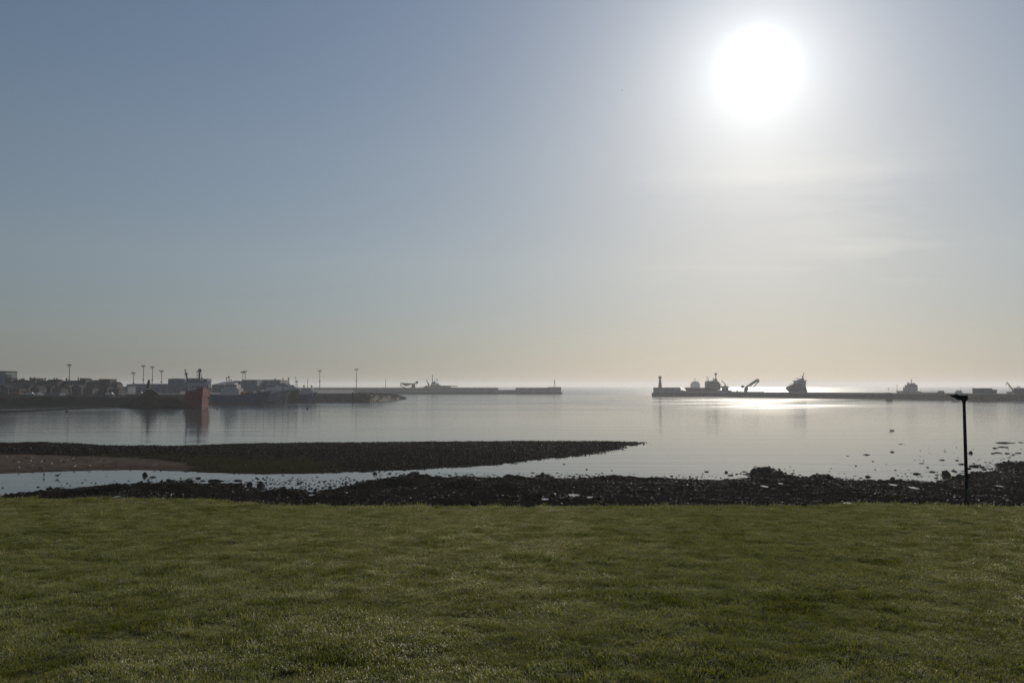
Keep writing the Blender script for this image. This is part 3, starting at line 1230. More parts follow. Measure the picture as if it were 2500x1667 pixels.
def hull(L0, L1, B, deck, rake=0.5, draught=1.5, flare=0.25, bow=0.32, inv=False, sharp=2.6):
    """lofted hull from stern x=L0 to stem x=L1; deck(u) gives the deck height for u 0..1"""
    b = MB()
    rings = []
    NS, NV = 22, 7
    for i in range(NS):
        u = i / (NS - 1)
        u = 1 - (1 - u) ** 1.25
        x = L0 + (L1 - L0) * u
        e = max(0, (u - (1 - bow)) / bow)
        hb_d = B / 2 * (1 - e ** sharp) + 0.02
        hb_w = B / 2 * (1 - flare * 0.3) * (1 - min(1, e * 1.08) ** (sharp * 0.65)) + 0.02
        st = max(0, (0.08 - u) / 0.08)
        hb_d *= 1 - 0.12 * st
        hb_w *= 1 - 0.25 * st
        zd = deck(u)
        side = []
        for j in range(NV):
            v = j / (NV - 1)
            z = -draught + (zd + draught) * v
            h = hb_w + (hb_d - hb_w) * v ** 1.4
            if j == 0:
                h *= 0.6
            if inv:
                xs_ = -abs(z - zd * 0.38) * rake * e ** 1.5
            else:
                xs_ = (z - zd) * rake * e ** 1.5
            side.append((x + xs_, h, z))
        rings.append(side + [(x_, -y_, z_) for x_, y_, z_ in reversed(side)])
    b.loft(rings)
    return b


def windows(F, parent, px0, px1, py, n, half, w=1.0, h=0.9, name='window'):
    """a row of dark windows on the camera side of a deckhouse"""
    a, c = F.P(px0, py)[0], F.P(px1, py)[0]
    z = F.P(px0, py)[2]
    # camera-side face
    n_ = Vector((-F.d.y, F.d.x, 0))
    sgn = -1 if n_.dot(Vector((0, 0, 0)) - F.o) < 0 else 1
    for i in range(n):
        x = a + (c - a) * (i + 0.5) / n
        MB().box(x - w / 2, x + w / 2, sgn * (half - 0.05), sgn * (half + 0.06), z - h / 2, z + h / 2).build(name, M_GLASS, parent)


def railing(F, parent, px0, px1, py, half, h=1.1, n=9):
    a, c = F.P(px0, py), F.P(px1, py)
    b = MB()
    for s_ in (-1, 1):
        for i in range(n):
            x = a[0] + (c[0] - a[0]) * i / (n - 1)
            b.tube((x, s_ * half, a[2] - 0.1), (x, s_ * half, a[2] + h), 0.09, 0.09, 4)
        b.tube((a[0], s_ * half, a[2] + h), (c[0], s_ * half, a[2] + h), 0.09, 0.09, 4)
        b.tube((a[0], s_ * half, a[2] + h * .5), (c[0], s_ * half, a[2] + h * .5), 0.06, 0.06, 4)
    b.build('railing', M_WHITE, parent)


def ship(F, label, cat='ship', name='offshore_ship', group=None):
    return thing(name, label, cat, F.o, F.a, group)


# --- large offshore vessel behind the south wall, crane aft
F = Frame(1765, 945, R(176))
t = ship(F, 'large dark offshore ship with a domed mast and raised aft crane, right of lighthouse')
xb, xs_ = F.P(1670, 946)[0], F.P(1862, 955)[0]
hull(xs_, xb, 18, lambda u: 5.6 if u < 0.55 else 5.6 + 4.4 * min(1, (u - 0.55) / 0.12), 0.75).build('hull', M_NAVYH, t)
F.box(MB(), 1723, 1753, 931.5, 952, 7.5).build('superstructure', M_CREAM, t)
F.box(MB(), 1724.5, 1750, 929.8, 931.5, 6).build('bridge_roof', M_WHITE, t)
windows(F, t, 1725, 1750, 935, 9, 7.5)
windows(F, t, 1725, 1750, 941, 8, 7.5, 0.7, 0.7)
F.prism(MB(), [(1735, 931.5), (1743, 926), (1747, 924), (1749.5, 926), (1750.5, 933)], 3).build('mast_house', M_CREAM, t)
m_ = F.tube(MB(), (1747.5, 925), (1747.5, 916), 0.75, 0.5).build('mast', M_WHITE, t)
F.ball(MB(), (1747.5, 913), 1.6).build('radar_dome', M_WHITE, m_, True)
F.bar(MB(), (1740, 923.6), (1743.5, 923.6), 0.5, 0.7).build('radar_scanner', M_DARKM, t)
F.tube(MB(), (1741.5, 931), (1741.5, 924), 0.2).build('scanner_post', M_DARKM, t)
a_ = F.tube(MB(), (1726.2, 931), (1726.2, 918.5), 0.3, 0.2).build('aerial', M_DARKM, t)
F.bar(MB(), (1724.5, 920), (1728, 920.6), 0.25).build('aerial_arm', M_DARKM, a_)
F.tube(MB(), (1729.3, 931), (1729.3, 920.8), 0.28, 0.2).build('aerial', M_DARKM, t)
F.box(MB(), 1753, 1757, 936, 952, 5.5).build('funnel', M_ORANGE, t)
F.box(MB(), 1753.4, 1756.4, 933.5, 936, 1.0).build('exhaust', M_BLACK, t)
F.box(MB(), 1757, 1777, 942.3, 946.5, 5).build('winch_house', M_CREAM, t)
F.box(MB(), 1763.5, 1777, 946.6, 956.5, 5).build('deck_house', M_CREAM, t)
F.box(MB(), 1755, 1784, 952.4, 956.5, 6.5).build('cargo_rail', M_NAVYH, t)
F.tube(MB(), (1770.5, 943), (1770.5, 937.5), 0.9, 0.7).build('deck_crane_post', M_YELLOW, t)
F.bar(MB(), (1771, 938.5), (1762, 928.3), 0.8, 0.9, 0.5, 0.5).build('deck_crane_jib', M_YELLOW, t)
F.tube(MB(), (1762, 928.5), (1760, 942), 0.14).build('crane_wire', M_DARKM, t)
railing(F, t, 1674, 1720, 946.3, 6, 1.0, 12)
for k, (a0, a1, b0) in enumerate(((1797, 1802, 953), (1804, 1806, 954), (1789, 1792, 954.4))):
    F.box(MB(), a0, a1, b0, 957, 2).build('deck_cargo', (M_YELLOW, M_BLUES, M_ORANGE)[k], t)
c_ = F.prism(MB(), [(1816.5, 957), (1817.5, 948), (1819, 945), (1826, 947), (1826, 951), (1823, 957)], 2.2).build('crane_pedestal', M_YELLOW, t)
F.bar(MB(), (1820, 946.5), (1850, 927), 1.8, 2.0, 1.6, 3.0).build('crane_boom', M_YELLOW, t)
F.bar(MB(), (1832, 937), (1849, 925.5), 1.2, 1.4).build('boom_girder', M_YELLOW, t)
F.bar(MB(), (1850, 925), (1851.5, 932.5), 1.6, 2.4).build('boom_knuckle', M_YELLOW, t)
F.bar(MB(), (1851, 932), (1839, 946), 1.0, 1.1, .7, .7).build('crane_jib', M_YELLOW, t)
F.tube(MB(), (1841, 944.5), (1837, 949), 0.25).build('crane_hook', M_DARKM, t)
F.tube(MB(), (1836, 941), (1825, 953), 0.4).build('crane_ram', M_STEEL, t)
x_, y_, z_ = F.P(1813, 944)
MB().tube((x_, -1.3, z_), (x_, 1.3, z_), 1.75, 1.75, 14).build('winch_drum', M_DARKM, t)
F.box(MB(), 1809.5, 1818, 949.3, 950.6, 1.6).build('crane_platform', M_DARKM, t)

# --- its counterpart behind the north wall, helideck on the bow
F = Frame(1048, 1215, R(2))
t = ship(F, 'large offshore ship with helideck and folded aft crane, behind the left breakwater')
xb, xs_ = F.P(1113, 946)[0], F.P(974, 952)[0]
hull(xs_, xb, 19, lambda u: 6.0 + (3.6 * min(1, max(0, (u - 0.5) / 0.12))), 0.7).build('hull', M_NAVYH, t)
F.box(MB(), 1051, 1075, 939.5, 952, 8).build('superstructure', M_CREAM, t)
F.prism(MB(), [(1053, 940), (1054.5, 932.5), (1063.5, 932), (1065, 940)], 7).build('bridge', M_WHITE, t)
F.box(MB(), 1064.5, 1072, 936, 940, 6).build('upper_deck', M_WHITE, t)
windows(F, t, 1055, 1064, 935, 5, 7)
m_ = F.tube(MB(), (1055.6, 933), (1055.6, 915.5), 0.55, 0.4).build('mast', M_DARKM, t)
F.ball(MB(), (1055.6, 916.5), 1.0).build('aerial_dome', M_WHITE, m_, True)
F.bar(MB(), (1053.5, 917), (1058, 916.5), 0.3).build('crosstree', M_DARKM, m_)
F.ball(MB(), (1055.2, 924.3), 0.8).build('lamp_cluster', M_DARKM, m_)
l_ = MB()
F.tube(l_, (1066, 936), (1066.4, 925), 0.2)
F.tube(l_, (1068, 936), (1067.4, 925), 0.2)
for yy in (933, 930, 927):
    F.tube(l_, (1066, yy), (1068, yy - 1.6), 0.14)
l_.build('lattice_mast', M_STEEL, t)
F.ball(MB(), (1067, 924.8), 0.75).build('radar_dome', M_WHITE, t, True)
F.box(MB(), 1060, 1062, 928.5, 932.2, 1).build('exhaust', M_BLACK, t)
F.box(MB(), 1073, 1117, 941.2, 942.6, 9).build('helideck', M_DARKM, t)
F.box(MB(), 1075, 1101, 942.6, 949, 8).build('forward_house', M_CREAM, t)
for k in range(5):
    F.bar(MB(), (1104 + k * 3, 950), (1104 + k * 3 + 0.4, 942.7), 0.45, 0.45).build('helideck_strut', M_WHITE, t)
F.tube(MB(), (1117, 942), (1117, 934.5), 0.13).build('jack_staff', M_WHITE, t)
F.bar(MB(), (1041, 925.5), (1044.8, 936), 1.0, 1.0, 1.2, 1.4).build('deck_crane_jib', M_YELLOW, t)
F.bar(MB(), (1043.2, 933), (1047.5, 938), 1.6, 2.0).build('deck_crane_body', M_YELLOW, t)
F.box(MB(), 1044.8, 1048, 937.5, 950, 1.1).build('deck_crane_post', M_YELLOW, t)
for k, (a0, a1, b0) in enumerate(((1033.5, 1037, 943.6), (1037, 1041, 942), (1041, 1044, 941), (1049, 1051, 942))):
    F.box(MB(), a0, a1, b0, 951, 2.5 + k * .4).build('deck_cargo', (M_ORANGE, M_BLUES, M_GREYS, M_DARKM)[k], t)
F.tube(MB(), (1029, 950), (1029, 939.5), 0.16).build('lamp_pole', M_STEEL, t)
F.prism(MB(), [(1004, 951), (1005, 942), (1007, 936), (1013, 936.5), (1013.5, 951)], 2.2).build('crane_pedestal', M_YELLOW, t)
b = MB()
F.prism(b, [(977.8, 934.3), (1010, 935.8), (1010, 937.2), (992, 942.3), (990, 942.3), (980, 937)], 0.9)
b.build('crane_boom', M_YELLOW, t)
F.box(MB(), 977.8, 979.6, 934.2, 943, 1.1).build('boom_end', M_YELLOW, t)
F.bar(MB(), (979, 941.8), (990, 946.8), 1.0, 1.2).build('crane_jib', M_YELLOW, t)
F.bar(MB(), (993, 941.6), (1004, 944.6), 0.35, 0.4).build('jib_stay', M_DARKM, t)
x_, y_, z_ = F.P(1018, 933.2)
MB().tube((x_, -1.5, z_), (x_, 1.5, z_), 1.95, 1.95, 14).build('winch_drum', M_DARKM, t)
F.bar(MB(), (1008, 937), (1018, 935), 1.2, 1.6).build('winch_arm', M_YELLOW, t)
F.bar(MB(), (1019, 936), (1013, 945), 0.35, 0.35).build('winch_stay', M_DARKM, t)

# --- compact anchor handler with swept-back bow
F = Frame(1945, 905, R(178))
t = ship(F, 'dark anchor-handling ship with high stepped bridge and bow pointing left behind the wall')
xb, xs_ = F.P(1919, 948)[0], F.P(1967, 955)[0] - 34
hull(xs_, xb, 15, lambda u: 4.2 + 5.0 * min(1, max(0, (u - 0.6) / 0.1)), 0.75).build('hull', M_NAVYH, t)
bow_ = MB()
p0, p1, p2, p3, p4 = F.P(1917, 947), F.P(1935, 936.5), F.P(1961, 937), F.P(1965, 955), F.P(1926, 956)
bow_.add([(p0[0], -0.3, p0[2]), (p0[0], 0.3, p0[2]), (p1[0], -6, p1[2]), (p1[0], 6, p1[2]), (p2[0], -6.5, p2[2]), (p2[0], 6.5, p2[2]),
          (p3[0], -7, p3[2]), (p3[0], 7, p3[2]), (p4[0], -3, p4[2]), (p4[0], 3, p4[2])],
         [(0, 1, 3, 2), (2, 3, 5, 4), (4, 5, 7, 6), (6, 7, 9, 8), (8, 9, 1, 0), (0, 2, 4, 6, 8), (1, 9, 7, 5, 3)])
bow_.build('whaleback_bow', M_NAVYH, t)
F.prism(MB(), [(1941, 937), (1942, 930.5), (1962, 930.5), (1963, 938)], 6.4).build('superstructure', M_CREAM, t)
F.prism(MB(), [(1947, 930.5), (1951, 925.5), (1955, 922.5), (1959.5, 921), (1960.3, 931)], 4).build('bridge', M_CREAM, t)
windows(F, t, 1944, 1960, 932.5, 6, 6.4)
F.box(MB(), 1939.3, 1948, 928.6, 930.2, 7.6).build('bridge_wing', M_WHITE, t)
F.box(MB(), 1959.5, 1967.3, 927.8, 930.2, 4).build('aft_bridge_deck', M_WHITE, t)
F.box(MB(), 1961, 1965.5, 932, 937.5, 4).build('funnel', M_ORANGE, t)
m_ = F.bar(MB(), (1957.5, 922), (1961.5, 916), 0.8, 0.9).build('mast', M_DARKM, t)
F.bar(MB(), (1961.3, 917), (1962.2, 909.5), 0.45).build('topmast', M_DARKM, m_)
F.bar(MB(), (1954, 918.8), (1962, 919), 0.35).build('radar_scanner', M_DARKM, m_)
F.bar(MB(), (1960, 912.5), (1964, 912), 0.25).build('crosstree', M_DARKM, m_)
F.tube(MB(), (1946.2, 929), (1946.2, 924), 0.15).build('dome_post', M_DARKM, t)
F.ball(MB(), (1946.2, 923), 0.75).build('radar_dome', M_WHITE, t, True)
F.tube(MB(), (1941, 929), (1941, 924.3), 0.15).build('aerial', M_DARKM, t)
F.prism(MB(), [(1962, 937), (1965, 945), (1969, 957), (1960, 957)], 4).build('aft_stair_house', M_CREAM, t)
F.tube(MB(), (1966.8, 957), (1966.8, 938), 0.16).build('aft_post', M_DARKM, t)
F.box(MB(), 1965, 1968.2, 945.5, 949, 1.2).build('tugger_winch', M_DARKM, t)

# --- ship further out behind the right-hand wall
F = Frame(2215, 1010, R(180))
t = ship(F, 'hazy blue-grey cargo ship behind the breakwater, nearest to the lamp post', name='cargo_ship')
xb, xs_ = F.P(2187, 953)[0], F.P(2300, 955)[0]
hull(xs_, xb, 14, lambda u: 4.2 + 1.6 * min(1, max(0, (u - 0.7) / 0.1)), 0.7).build('hull', M_BLUEH, t)
F.box(MB(), 2210, 2235, 945.3, 958, 6).build('superstructure', M_CREAM, t)
F.box(MB(), 2213.5, 2233, 939.5, 945.3, 5).build('upper_deck', M_CREAM, t)
F.prism(MB(), [(2219.5, 939.5), (2221, 935), (2230, 934.2), (2231, 939.5)], 4).build('bridge', M_WHITE, t)
windows(F, t, 2214, 2232, 942, 7, 5, 1.1)
m_ = F.tube(MB(), (2225.2, 935), (2225.2, 924), 0.4, 0.25).build('mast', M_DARKM, t)
for yy, w_ in ((930, 3.2), (927.5, 2)):
    F.bar(MB(), (2225 - w_, yy), (2225 + w_, yy - 0.4), 0.25).build('crosstree', M_DARKM, m_)
F.tube(MB(), (2215.5, 940), (2215.5, 935), 0.5).build('funnel', M_DARKM, t)
F.bar(MB(), (2214, 933.8), (2219.5, 933.4), 0.8, 0.8).build('radar_scanner', M_DARKM, t)
F.box(MB(), 2232.5, 2237, 939, 946.2, 3).build('aft_house', M_CREAM, t)
F.tube(MB(), (2234.5, 939.5), (2234.5, 937), 0.4).build('exhaust', M_BLACK, t)
f_ = F.tube(MB(), (2190, 956), (2190, 938.5), 0.28, 0.2).build('foremast', M_DARKM, t)
F.bar(MB(), (2188.8, 941), (2191.2, 941), 0.25).build('crosstree', M_DARKM, f_)
F.bar(MB(), (2237, 955), (2251, 949.8), 0.6, 0.7, .4, .4).build('cargo_jib', M_YELLOW, t)
F.box(MB(), 2236, 2246, 955, 959, 3).build('hatch', M_BLUES, t)
railing(F, t, 2254, 2298, 955.8, 5, 0.9, 14)

# --- pale ship beyond
F = Frame(1699, 1750, R(-90))
t = ship(F, 'pale hazy ship seen bow-on far behind the dark offshore ship', name='distant_ship')
k_ = 1750 / FPX
hull(-40, 14, 17, lambda u: 6.5 + 2 * u, 0.6).build('hull', M_BLUEH, t)
# this one is laid out across its beam (local y runs right in the photograph)
yb = lambda px: (px - 1699) * k_
zb = lambda py: Zr(py, 1750)
MB().box(-16, 2, yb(1689.5), yb(1708.5), zb(950), zb(935.5)).build('superstructure', M_WHITE, t)
MB().box(-14, 0, yb(1692), yb(1706), zb(935.5), zb(932)).build('bridge', M_WHITE, t)
for k in range(7):
    y_ = yb(1693 + k * 2)
    MB().box(-0.02, 0.1, y_ - 0.7, y_ + 0.7, zb(934.6), zb(933)).build('window', M_GLASS, t)
MB().box(-10, -6, yb(1696), yb(1701), zb(932), zb(930)).build('mast_house', M_WHITE, t)
for px in (1696.6, 1700.4):
    MB().tube((-8, yb(px), zb(930)), (-8, yb(px), zb(923)), 0.35, 0.3, 6).build('mast_leg', M_WHITE, t)
MB().box(-8.3, -7.7, yb(1696), yb(1701), zb(925.5), zb(924.8)).build('crosstree', M_WHITE, t)
for px, py in ((1690.3, 930), (1706.5, 931)):
    MB().tube((-5, yb(px), zb(936)), (-5, yb(px), zb(py)), 0.4, 0.3, 6).build('aerial', M_WHITE, t)
MB().bar((-5, yb(1702), zb(932)), (-5, yb(1706), zb(929.6)), 0.5).build('davit', M_WHITE, t)

# --- red ship, bow towards us
RD = 424.0
F = Frame(491, RD, R(-63))
t = ship(F, 'red-hulled ship seen bow-on with round domes on its mast, moored at the left', name='red_ship')
k_ = RD / FPX
hull(-40, 10, 12.6, lambda u: 6.6 + 2.8 * min(1, max(0, (u - 0.35) / 0.2)) + 2.2 * max(0, (u - 0.7) / 0.3) ** 1.5, 0.42, 2.0, 0.7, 0.5, sharp=1.9).build('hull', M_RED, t)
hull(-40.05, 5.6, 12.5, lambda u: 1.1, 0.3, 2.0, 0.7, 0.5, sharp=1.75).build('boot_topping', M_REDD, t)
yb = lambda px: (px - 489.5) * k_
zb = lambda py: Zr(py, RD + 9)
MB().box(-20, -8, yb(466.5), yb(509), 9.6, zb(938)).build('superstructure', M_WHITE, t)
MB().box(-18, -10, yb(471), yb(499), zb(938), zb(929)).build('bridge', M_WHITE, t)
MB().box(-18, -9, yb(500), yb(514.5), zb(938), zb(932)).build('bridge_wing', M_WHITE, t)
MB().box(-18, -9, yb(465), yb(470), zb(938), zb(933)).build('bridge_wing', M_WHITE, t)
for k in range(8):
    y_ = yb(472 + k * 4)
    MB().box(-10.02, -9.9, y_ - 0.36, y_ + 0.36, zb(933.5), zb(929.5)).build('window', M_GLASS, t)
for k in range(9):
    y_ = yb(469 + k * 5)
    MB().box(-8.02, -7.9, y_ - 0.3, y_ + 0.3, zb(945), zb(942)).build('window', M_GLASS, t)
MB().box(-16, -13, yb(472.5), yb(482), zb(927), zb(924.5)).build('monkey_island', M_DARKM, t)
m_ = MB().tube((-14, yb(491.5), zb(928)), (-14, yb(491.5), zb(908)), 0.55, 0.45, 8).build('mast', M_DARKM, t)
MB().sphere((-14, yb(492.3), zb(904)), 1.02, 14, 10, 1.1).build('radar_dome', M_STEEL, m_, True)
for px, py, r_ in ((486, 907.5, 0.42), (498, 922.5, 0.42)):
    MB().sphere((-14, yb(px), zb(py)), r_, 10, 8).build('small_dome', M_STEEL, m_, True)
for px, py in ((486, 908), (496, 910), (498, 923), (509, 928), (512, 927)):
    MB().tube((-14, yb(px), zb(936)), (-14, yb(px), zb(py)), 0.13, 0.1, 5).build('post', M_DARKM, t)
MB().bar((-14, yb(486), zb(915)), (-14, yb(496), zb(915)), 0.16).build('crosstree', M_DARKM, m_)
MB().box(-15, -12, yb(500.5), yb(508), zb(933), zb(926)).build('searchlight_platform', M_DARKM, t)
MB().bar((-24, yb(468.5), zb(931)), (-24, yb(464), zb(911)), 0.85, 0.85, 0.7, 0.7).build('crane_boom', M_GREENH, t)
MB().bar((-24, yb(464.5), zb(913)), (-24, yb(462), zb(902)), 0.4, 0.4, 0.3, 0.3).build('crane_jib', M_GREENH, t)
MB().box(-24.4, -23.6, yb(459.5), yb(465), zb(902.4), zb(901)).build('crane_head', M_DARKM, t)
MB().box(-25, -23, yb(461.7), yb(467), zb(914), zb(909)).build('crane_winch', M_GREENH, t)
MB().tube((-24, yb(468.5), 9), (-24, yb(468.5), zb(929)), 0.6, 0.5, 8).build('crane_post', M_GREENH, t)
MB().tube((-24, yb(461), zb(903)), (-24, yb(461.5), zb(922)), 0.07, 0.07, 4).build('crane_wire', M_BLACK, t)
MB().box(-6, -3.4, -1.6, 1.6, 9.9, 11.2).build('anchor_windlass', M_DARKM, t)
for s_ in (-1, 1):
    MB().bar((1.0, s_ * 3.6, 6.4), (0.6, s_ * 3.6, 5.0), 0.5, 0.6).build('anchor', M_BLACK, t)
b = MB()
for k in range(9):
    x_ = -6 + k * 1.3
    for s_ in (-1, 1):
        y_ = s_ * 6.2 * (1 - max(0, (x_ + 9) / 18) ** 2.6)
        b.tube((x_, y_, 9.9), (x_, y_, 11.0), 0.06, 0.06, 4)
b.build('railing', M_WHITE, t)


# --- fishing boats along the quay
def trawler(F, hx0, hx1, dky, bowy, B, hm, house, tops, masts, label, gear=(), name='fishing_boat', rake=0.6):
    t = ship(F, label, 'fishing boat', name, 'fishing boats at the left quay')
    s0, s1 = F.P(hx0, dky), F.P(hx1, bowy)
    zd, zbow = s0[2], s1[2]
    hull(s0[0], s1[0], B, lambda u: zd + (zbow - zd) * max(0, (u - 0.35) / 0.65) ** 1.4, rake, 1.5, 0.4, 0.36).build('hull', hm, t)
    hull(s0[0] - .04, s1[0] - 0.6 * (s1[2] - 1.2), B + 0.05, lambda u: 1.0, 0.3, 1.5, 0.4, 0.36).build('boot_topping', M_REDD, t)
    F.box(MB(), house[0], house[1], house[2], house[3], B * 0.38).build('deckhouse', M_WHITE, t)
    for k, (a0, a1, b0, b1) in enumerate(tops):
        F.prism(MB(), [(a0, b1), (a0 + 0.5, b0), (a1 - 0.5, b0), (a1, b1)], B * (0.34 - 0.05 * k)).build('wheelhouse' if k == 0 else 'top_deck', M_WHITE, t)
    a0, a1, b0, b1 = tops[0]
    windows(F, t, a0 + 1, a1 - 1, b0 + (b1 - b0) * 0.4, 6, B * 0.34, 0.8, 0.8)
    for (x0_, y0_, x1_, y1_, r_) in masts:
        m_ = F.tube(MB(), (x0_, y0_), (x1_, y1_), r_, r_ * .7).build('mast', M_DARKM, t)
        F.ball(MB(), (x1_, y1_), r_ * 2.2).build('masthead_light', M_DARKM, m_)
        F.bar(MB(), (x1_ - 1.5, y1_ + (y0_ - y1_) * .35), (x1_ + 1.5, y1_ + (y0_ - y1_) * .35), 0.15).build('crosstree', M_DARKM, m_)
    for k, (a0, a1, b0, b1, mm) in enumerate(gear):
        F.box(MB(), a0, a1, b0, b1, B * 0.25).build('deck_gear', mm, t)
    railing(F, t, hx0 + 2, house[0] - 0.5 if house[0] - hx0 > 6 else house[0] + 3, dky + 0.3, B * 0.42, 1.0, 8)
    return t


F = Frame(590, 533, R(-4))
trawler(F, 526, 664, 964.5, 953, 10.5, M_BLUEH, (545, 588, 947.5, 966), ((553, 583, 938.5, 947.5), (557, 577, 934.5, 938.5)),
        ((553.5, 938, 553.3, 922.5, .22), (561.5, 936, 558.8, 920, .3), (565, 936, 564.7, 927.5, .18), (557, 938, 556.8, 928.5, .18), (645, 957, 645, 938, .25), (627, 960, 627, 942, .25)),
        'long dark blue trawler with white wheelhouse aft, moored right of the red ship',
        ((592, 600, 956, 964, M_ORANGE), (602, 612, 957.5, 964, M_REDD), (614, 622, 955, 964, M_GREYS), (630, 640, 953, 960, M_GREYS)))
F = Frame(676, 560, R(-24))
trawler(F, 652, 708, 958, 951, 9.5, M_GREYS, (656, 684, 946, 960), ((660, 681, 941.5, 946),),
        ((672, 942, 672, 925.5, .25), (691, 957, 691, 924, .22)), 'pale grey fishing boat between the dark blue trawler and a black-hulled boat')
F = Frame(716, 583, R(-30))
trawler(F, 696, 730, 956, 950.5, 8.5, M_BLACKH, (698, 714, 944, 958), ((699, 712, 939.5, 944),),
        ((705, 940, 704.6, 924, .3), (722, 954, 722, 921, .17), (725.5, 954, 725, 931, .3)), 'black-hulled fishing boat with thick mast beside the low workboat')
F = Frame(750, 590, R(-14))
trawler(F, 727, 776, 963, 957.5, 8, M_BLUEH, (738, 768, 953, 965), ((741, 764, 948.5, 953),),
        ((742, 949, 742, 942, .3), (761, 949, 761, 942, .3)), 'low blue-hulled workboat with white cabin, rightmost boat along the left quay')

# ------------------------------------------------------------------ harbour buildings
def shed(px0, px1, ytop, yeave, D, depth, m, label, name='warehouse', cat='warehouse', roof='gable', zg=None, doors=2, roof_m=None):
    zg = QZ if zg is None else zg
    xa, xb = wp(px0, D), wp(px1, D)
    t = thing(name, label, cat, ((xa + xb) / 2, D, zg))
    h = (xb - xa) / 2
    ze = Zr(yeave, D) - zg
    zt = Zr(ytop, D) - zg
    MB().box(-h, h, 0, depth, -0.5, ze).build('wall', m, t)
    rm = roof_m or M_GREYS
    if roof == 'gable':
        MB().prism([(-h - .4, ze + .01), (0, zt), (h + .4, ze + .01)], -0.3, depth + .3).build('roof', rm, t)
    elif roof == 'hip':
        MB().add([(-h - .3, -.3, ze + .01), (h + .3, -.3, ze + .01), (h + .3, depth + .3, ze + .01), (-h - .3, depth + .3, ze + .01),
                  (-h * .45, depth / 2, zt), (h * .45, depth / 2, zt)], [(0, 1, 5, 4), (1, 2, 5), (2, 3, 4, 5), (3, 0, 4), (0, 3, 2, 1)]).build('roof', rm, t)
    elif roof == 'long':
        MB().prismy([(-.3, ze + .01), (depth / 2, zt), (depth + .3, ze + .01)], -h - .3, h + .3).build('roof', rm, t)
    elif roof == 'curved':
        pr = [(-h - .2, ze + .01)] + [(-h * math.cos(a), ze + (zt - ze) * math.sin(a)) for a in np.linspace(0.15, math.pi - 0.15, 9)] + [(h + .2, ze + .01)]
        MB().prism(pr, -0.2, depth + .2).build('roof', rm, t)
    else:
        MB().box(-h - .25, h + .25, -.25, depth + .25, ze + .01, zt).build('roof', rm, t)
    for k in range(doors):
        x = -h + 2 * h * (k + 0.5) / doors
        w = min(2.0, h / doors * 0.6)
        MB().box(x - w, x + w, -0.08, 0.05, 0, min(4.5, ze * 0.7)).build('door', M_BLUES, t)
    n = max(2, int(h / 2.5))
    for k in range(n):
        x = -h + 2 * h * (k + 0.5) / n
        MB().box(x - .6, x + .6, -0.06, 0.05, ze * 0.78, ze * 0.9).build('window', M_GLASS, t)
    return t


shed(309, 411, 936, 938, 700, 30, M_GREYS, 'long low grey warehouse behind the floodlight masts', roof='long', doors=5)
shed(298, 312, 943, 945, 660, 14, M_GREYS, 'small grey lean-to shed at the left end of the long warehouse', doors=1, roof='flat')
shed(410, 450, 923.6, 925, 690, 26, M_BLUES, 'tall blue-grey cold store left of the red ship', roof='curved', doors=2)
shed(454, 489, 923, 924.5, 700, 26, M_BLUES, 'tall blue-grey cold store directly behind the red ship', roof='curved', doors=2)
MB_t = tag(MB().box(wp(451, 695) - .45, wp(453.2, 695) + .3, 695, 697, QZ, Zr(925, 695)).build('stair_tower', M_WHITE), 'narrow white stair tower between the two tall cold stores', 'tower')
shed(517, 562, 932, 939, 720, 34, M_GREYS, 'hip-roofed grey shed behind the dark blue trawler', roof='hip', doors=3)
shed(562, 591, 929, 931.5, 745, 20, M_GREYS, 'grey gabled store behind the trawler wheelhouse', doors=2)
shed(590, 627, 926.8, 928, 715, 22, M_BLUES, 'square blue-grey fish market beside the twin masts', roof='flat', doors=3)
shed(628, 684, 926.6, 929, 735, 26, M_GREYS, 'long grey fish hall with pale roof edge behind the moored boats', roof='flat', doors=4, roof_m=M_WHITE)
shed(683, 697, 935, 937, 700, 14, M_BLUES, 'low blue annex at the right end of the fish hall', roof='flat', doors=1)
shed(392, 440, 955, 957, 600, 8, M_CONC, 'low concrete net store on the quay left of the red ship', name='net_store', cat='store', roof='flat', doors=3)
shed(600, 640, 951, 953, 640, 9, M_CONC, 'low concrete ice house behind the deck of the dark blue trawler', name='ice_house', cat='store', roof='flat', doors=3)

# ------------------------------------------------------------------ floodlight masts
def flood(px, ytop, ybase, D, label, r=0.32, head=1, zg=None):
    z0 = QZ if zg is None else zg
    x = wp(px, D)
    t = thing('floodlight_mast', label, 'mast', (x, D, z0), 0, 'harbour floodlight masts')
    h = Zr(ytop, D) - z0
    MB().tube((0, 0, -0.5), (0, 0, h - 1.2), r * 1.25, r * .8, 8).build('pole', M_STEEL, t)
    w = 1.3 * D / 500
    if head:
        MB().box(-w * .9, w * .9, -0.4, 0.4, h - 0.5, h - 0.05).build('lamp_bar', M_DARKM, t)
        MB().box(-w * .65, w * .65, -0.4, 0.4, h - 1.7, h - 1.3).build('lamp_bar', M_DARKM, t)
        for k in range(4):
            xk = w * (-0.75 + 0.5 * k)
            MB().box(xk - .28 * w, xk + .12 * w, -0.8, -0.42, h - 0.75, h + 0.25).build('floodlight', M_DARKM, t)
        MB().box(-r * 2.2, r * 2.2, -r * 2, r * 2, h * .45, h * .45 + .9).build('control_box', M_DARKM, t)
    return t


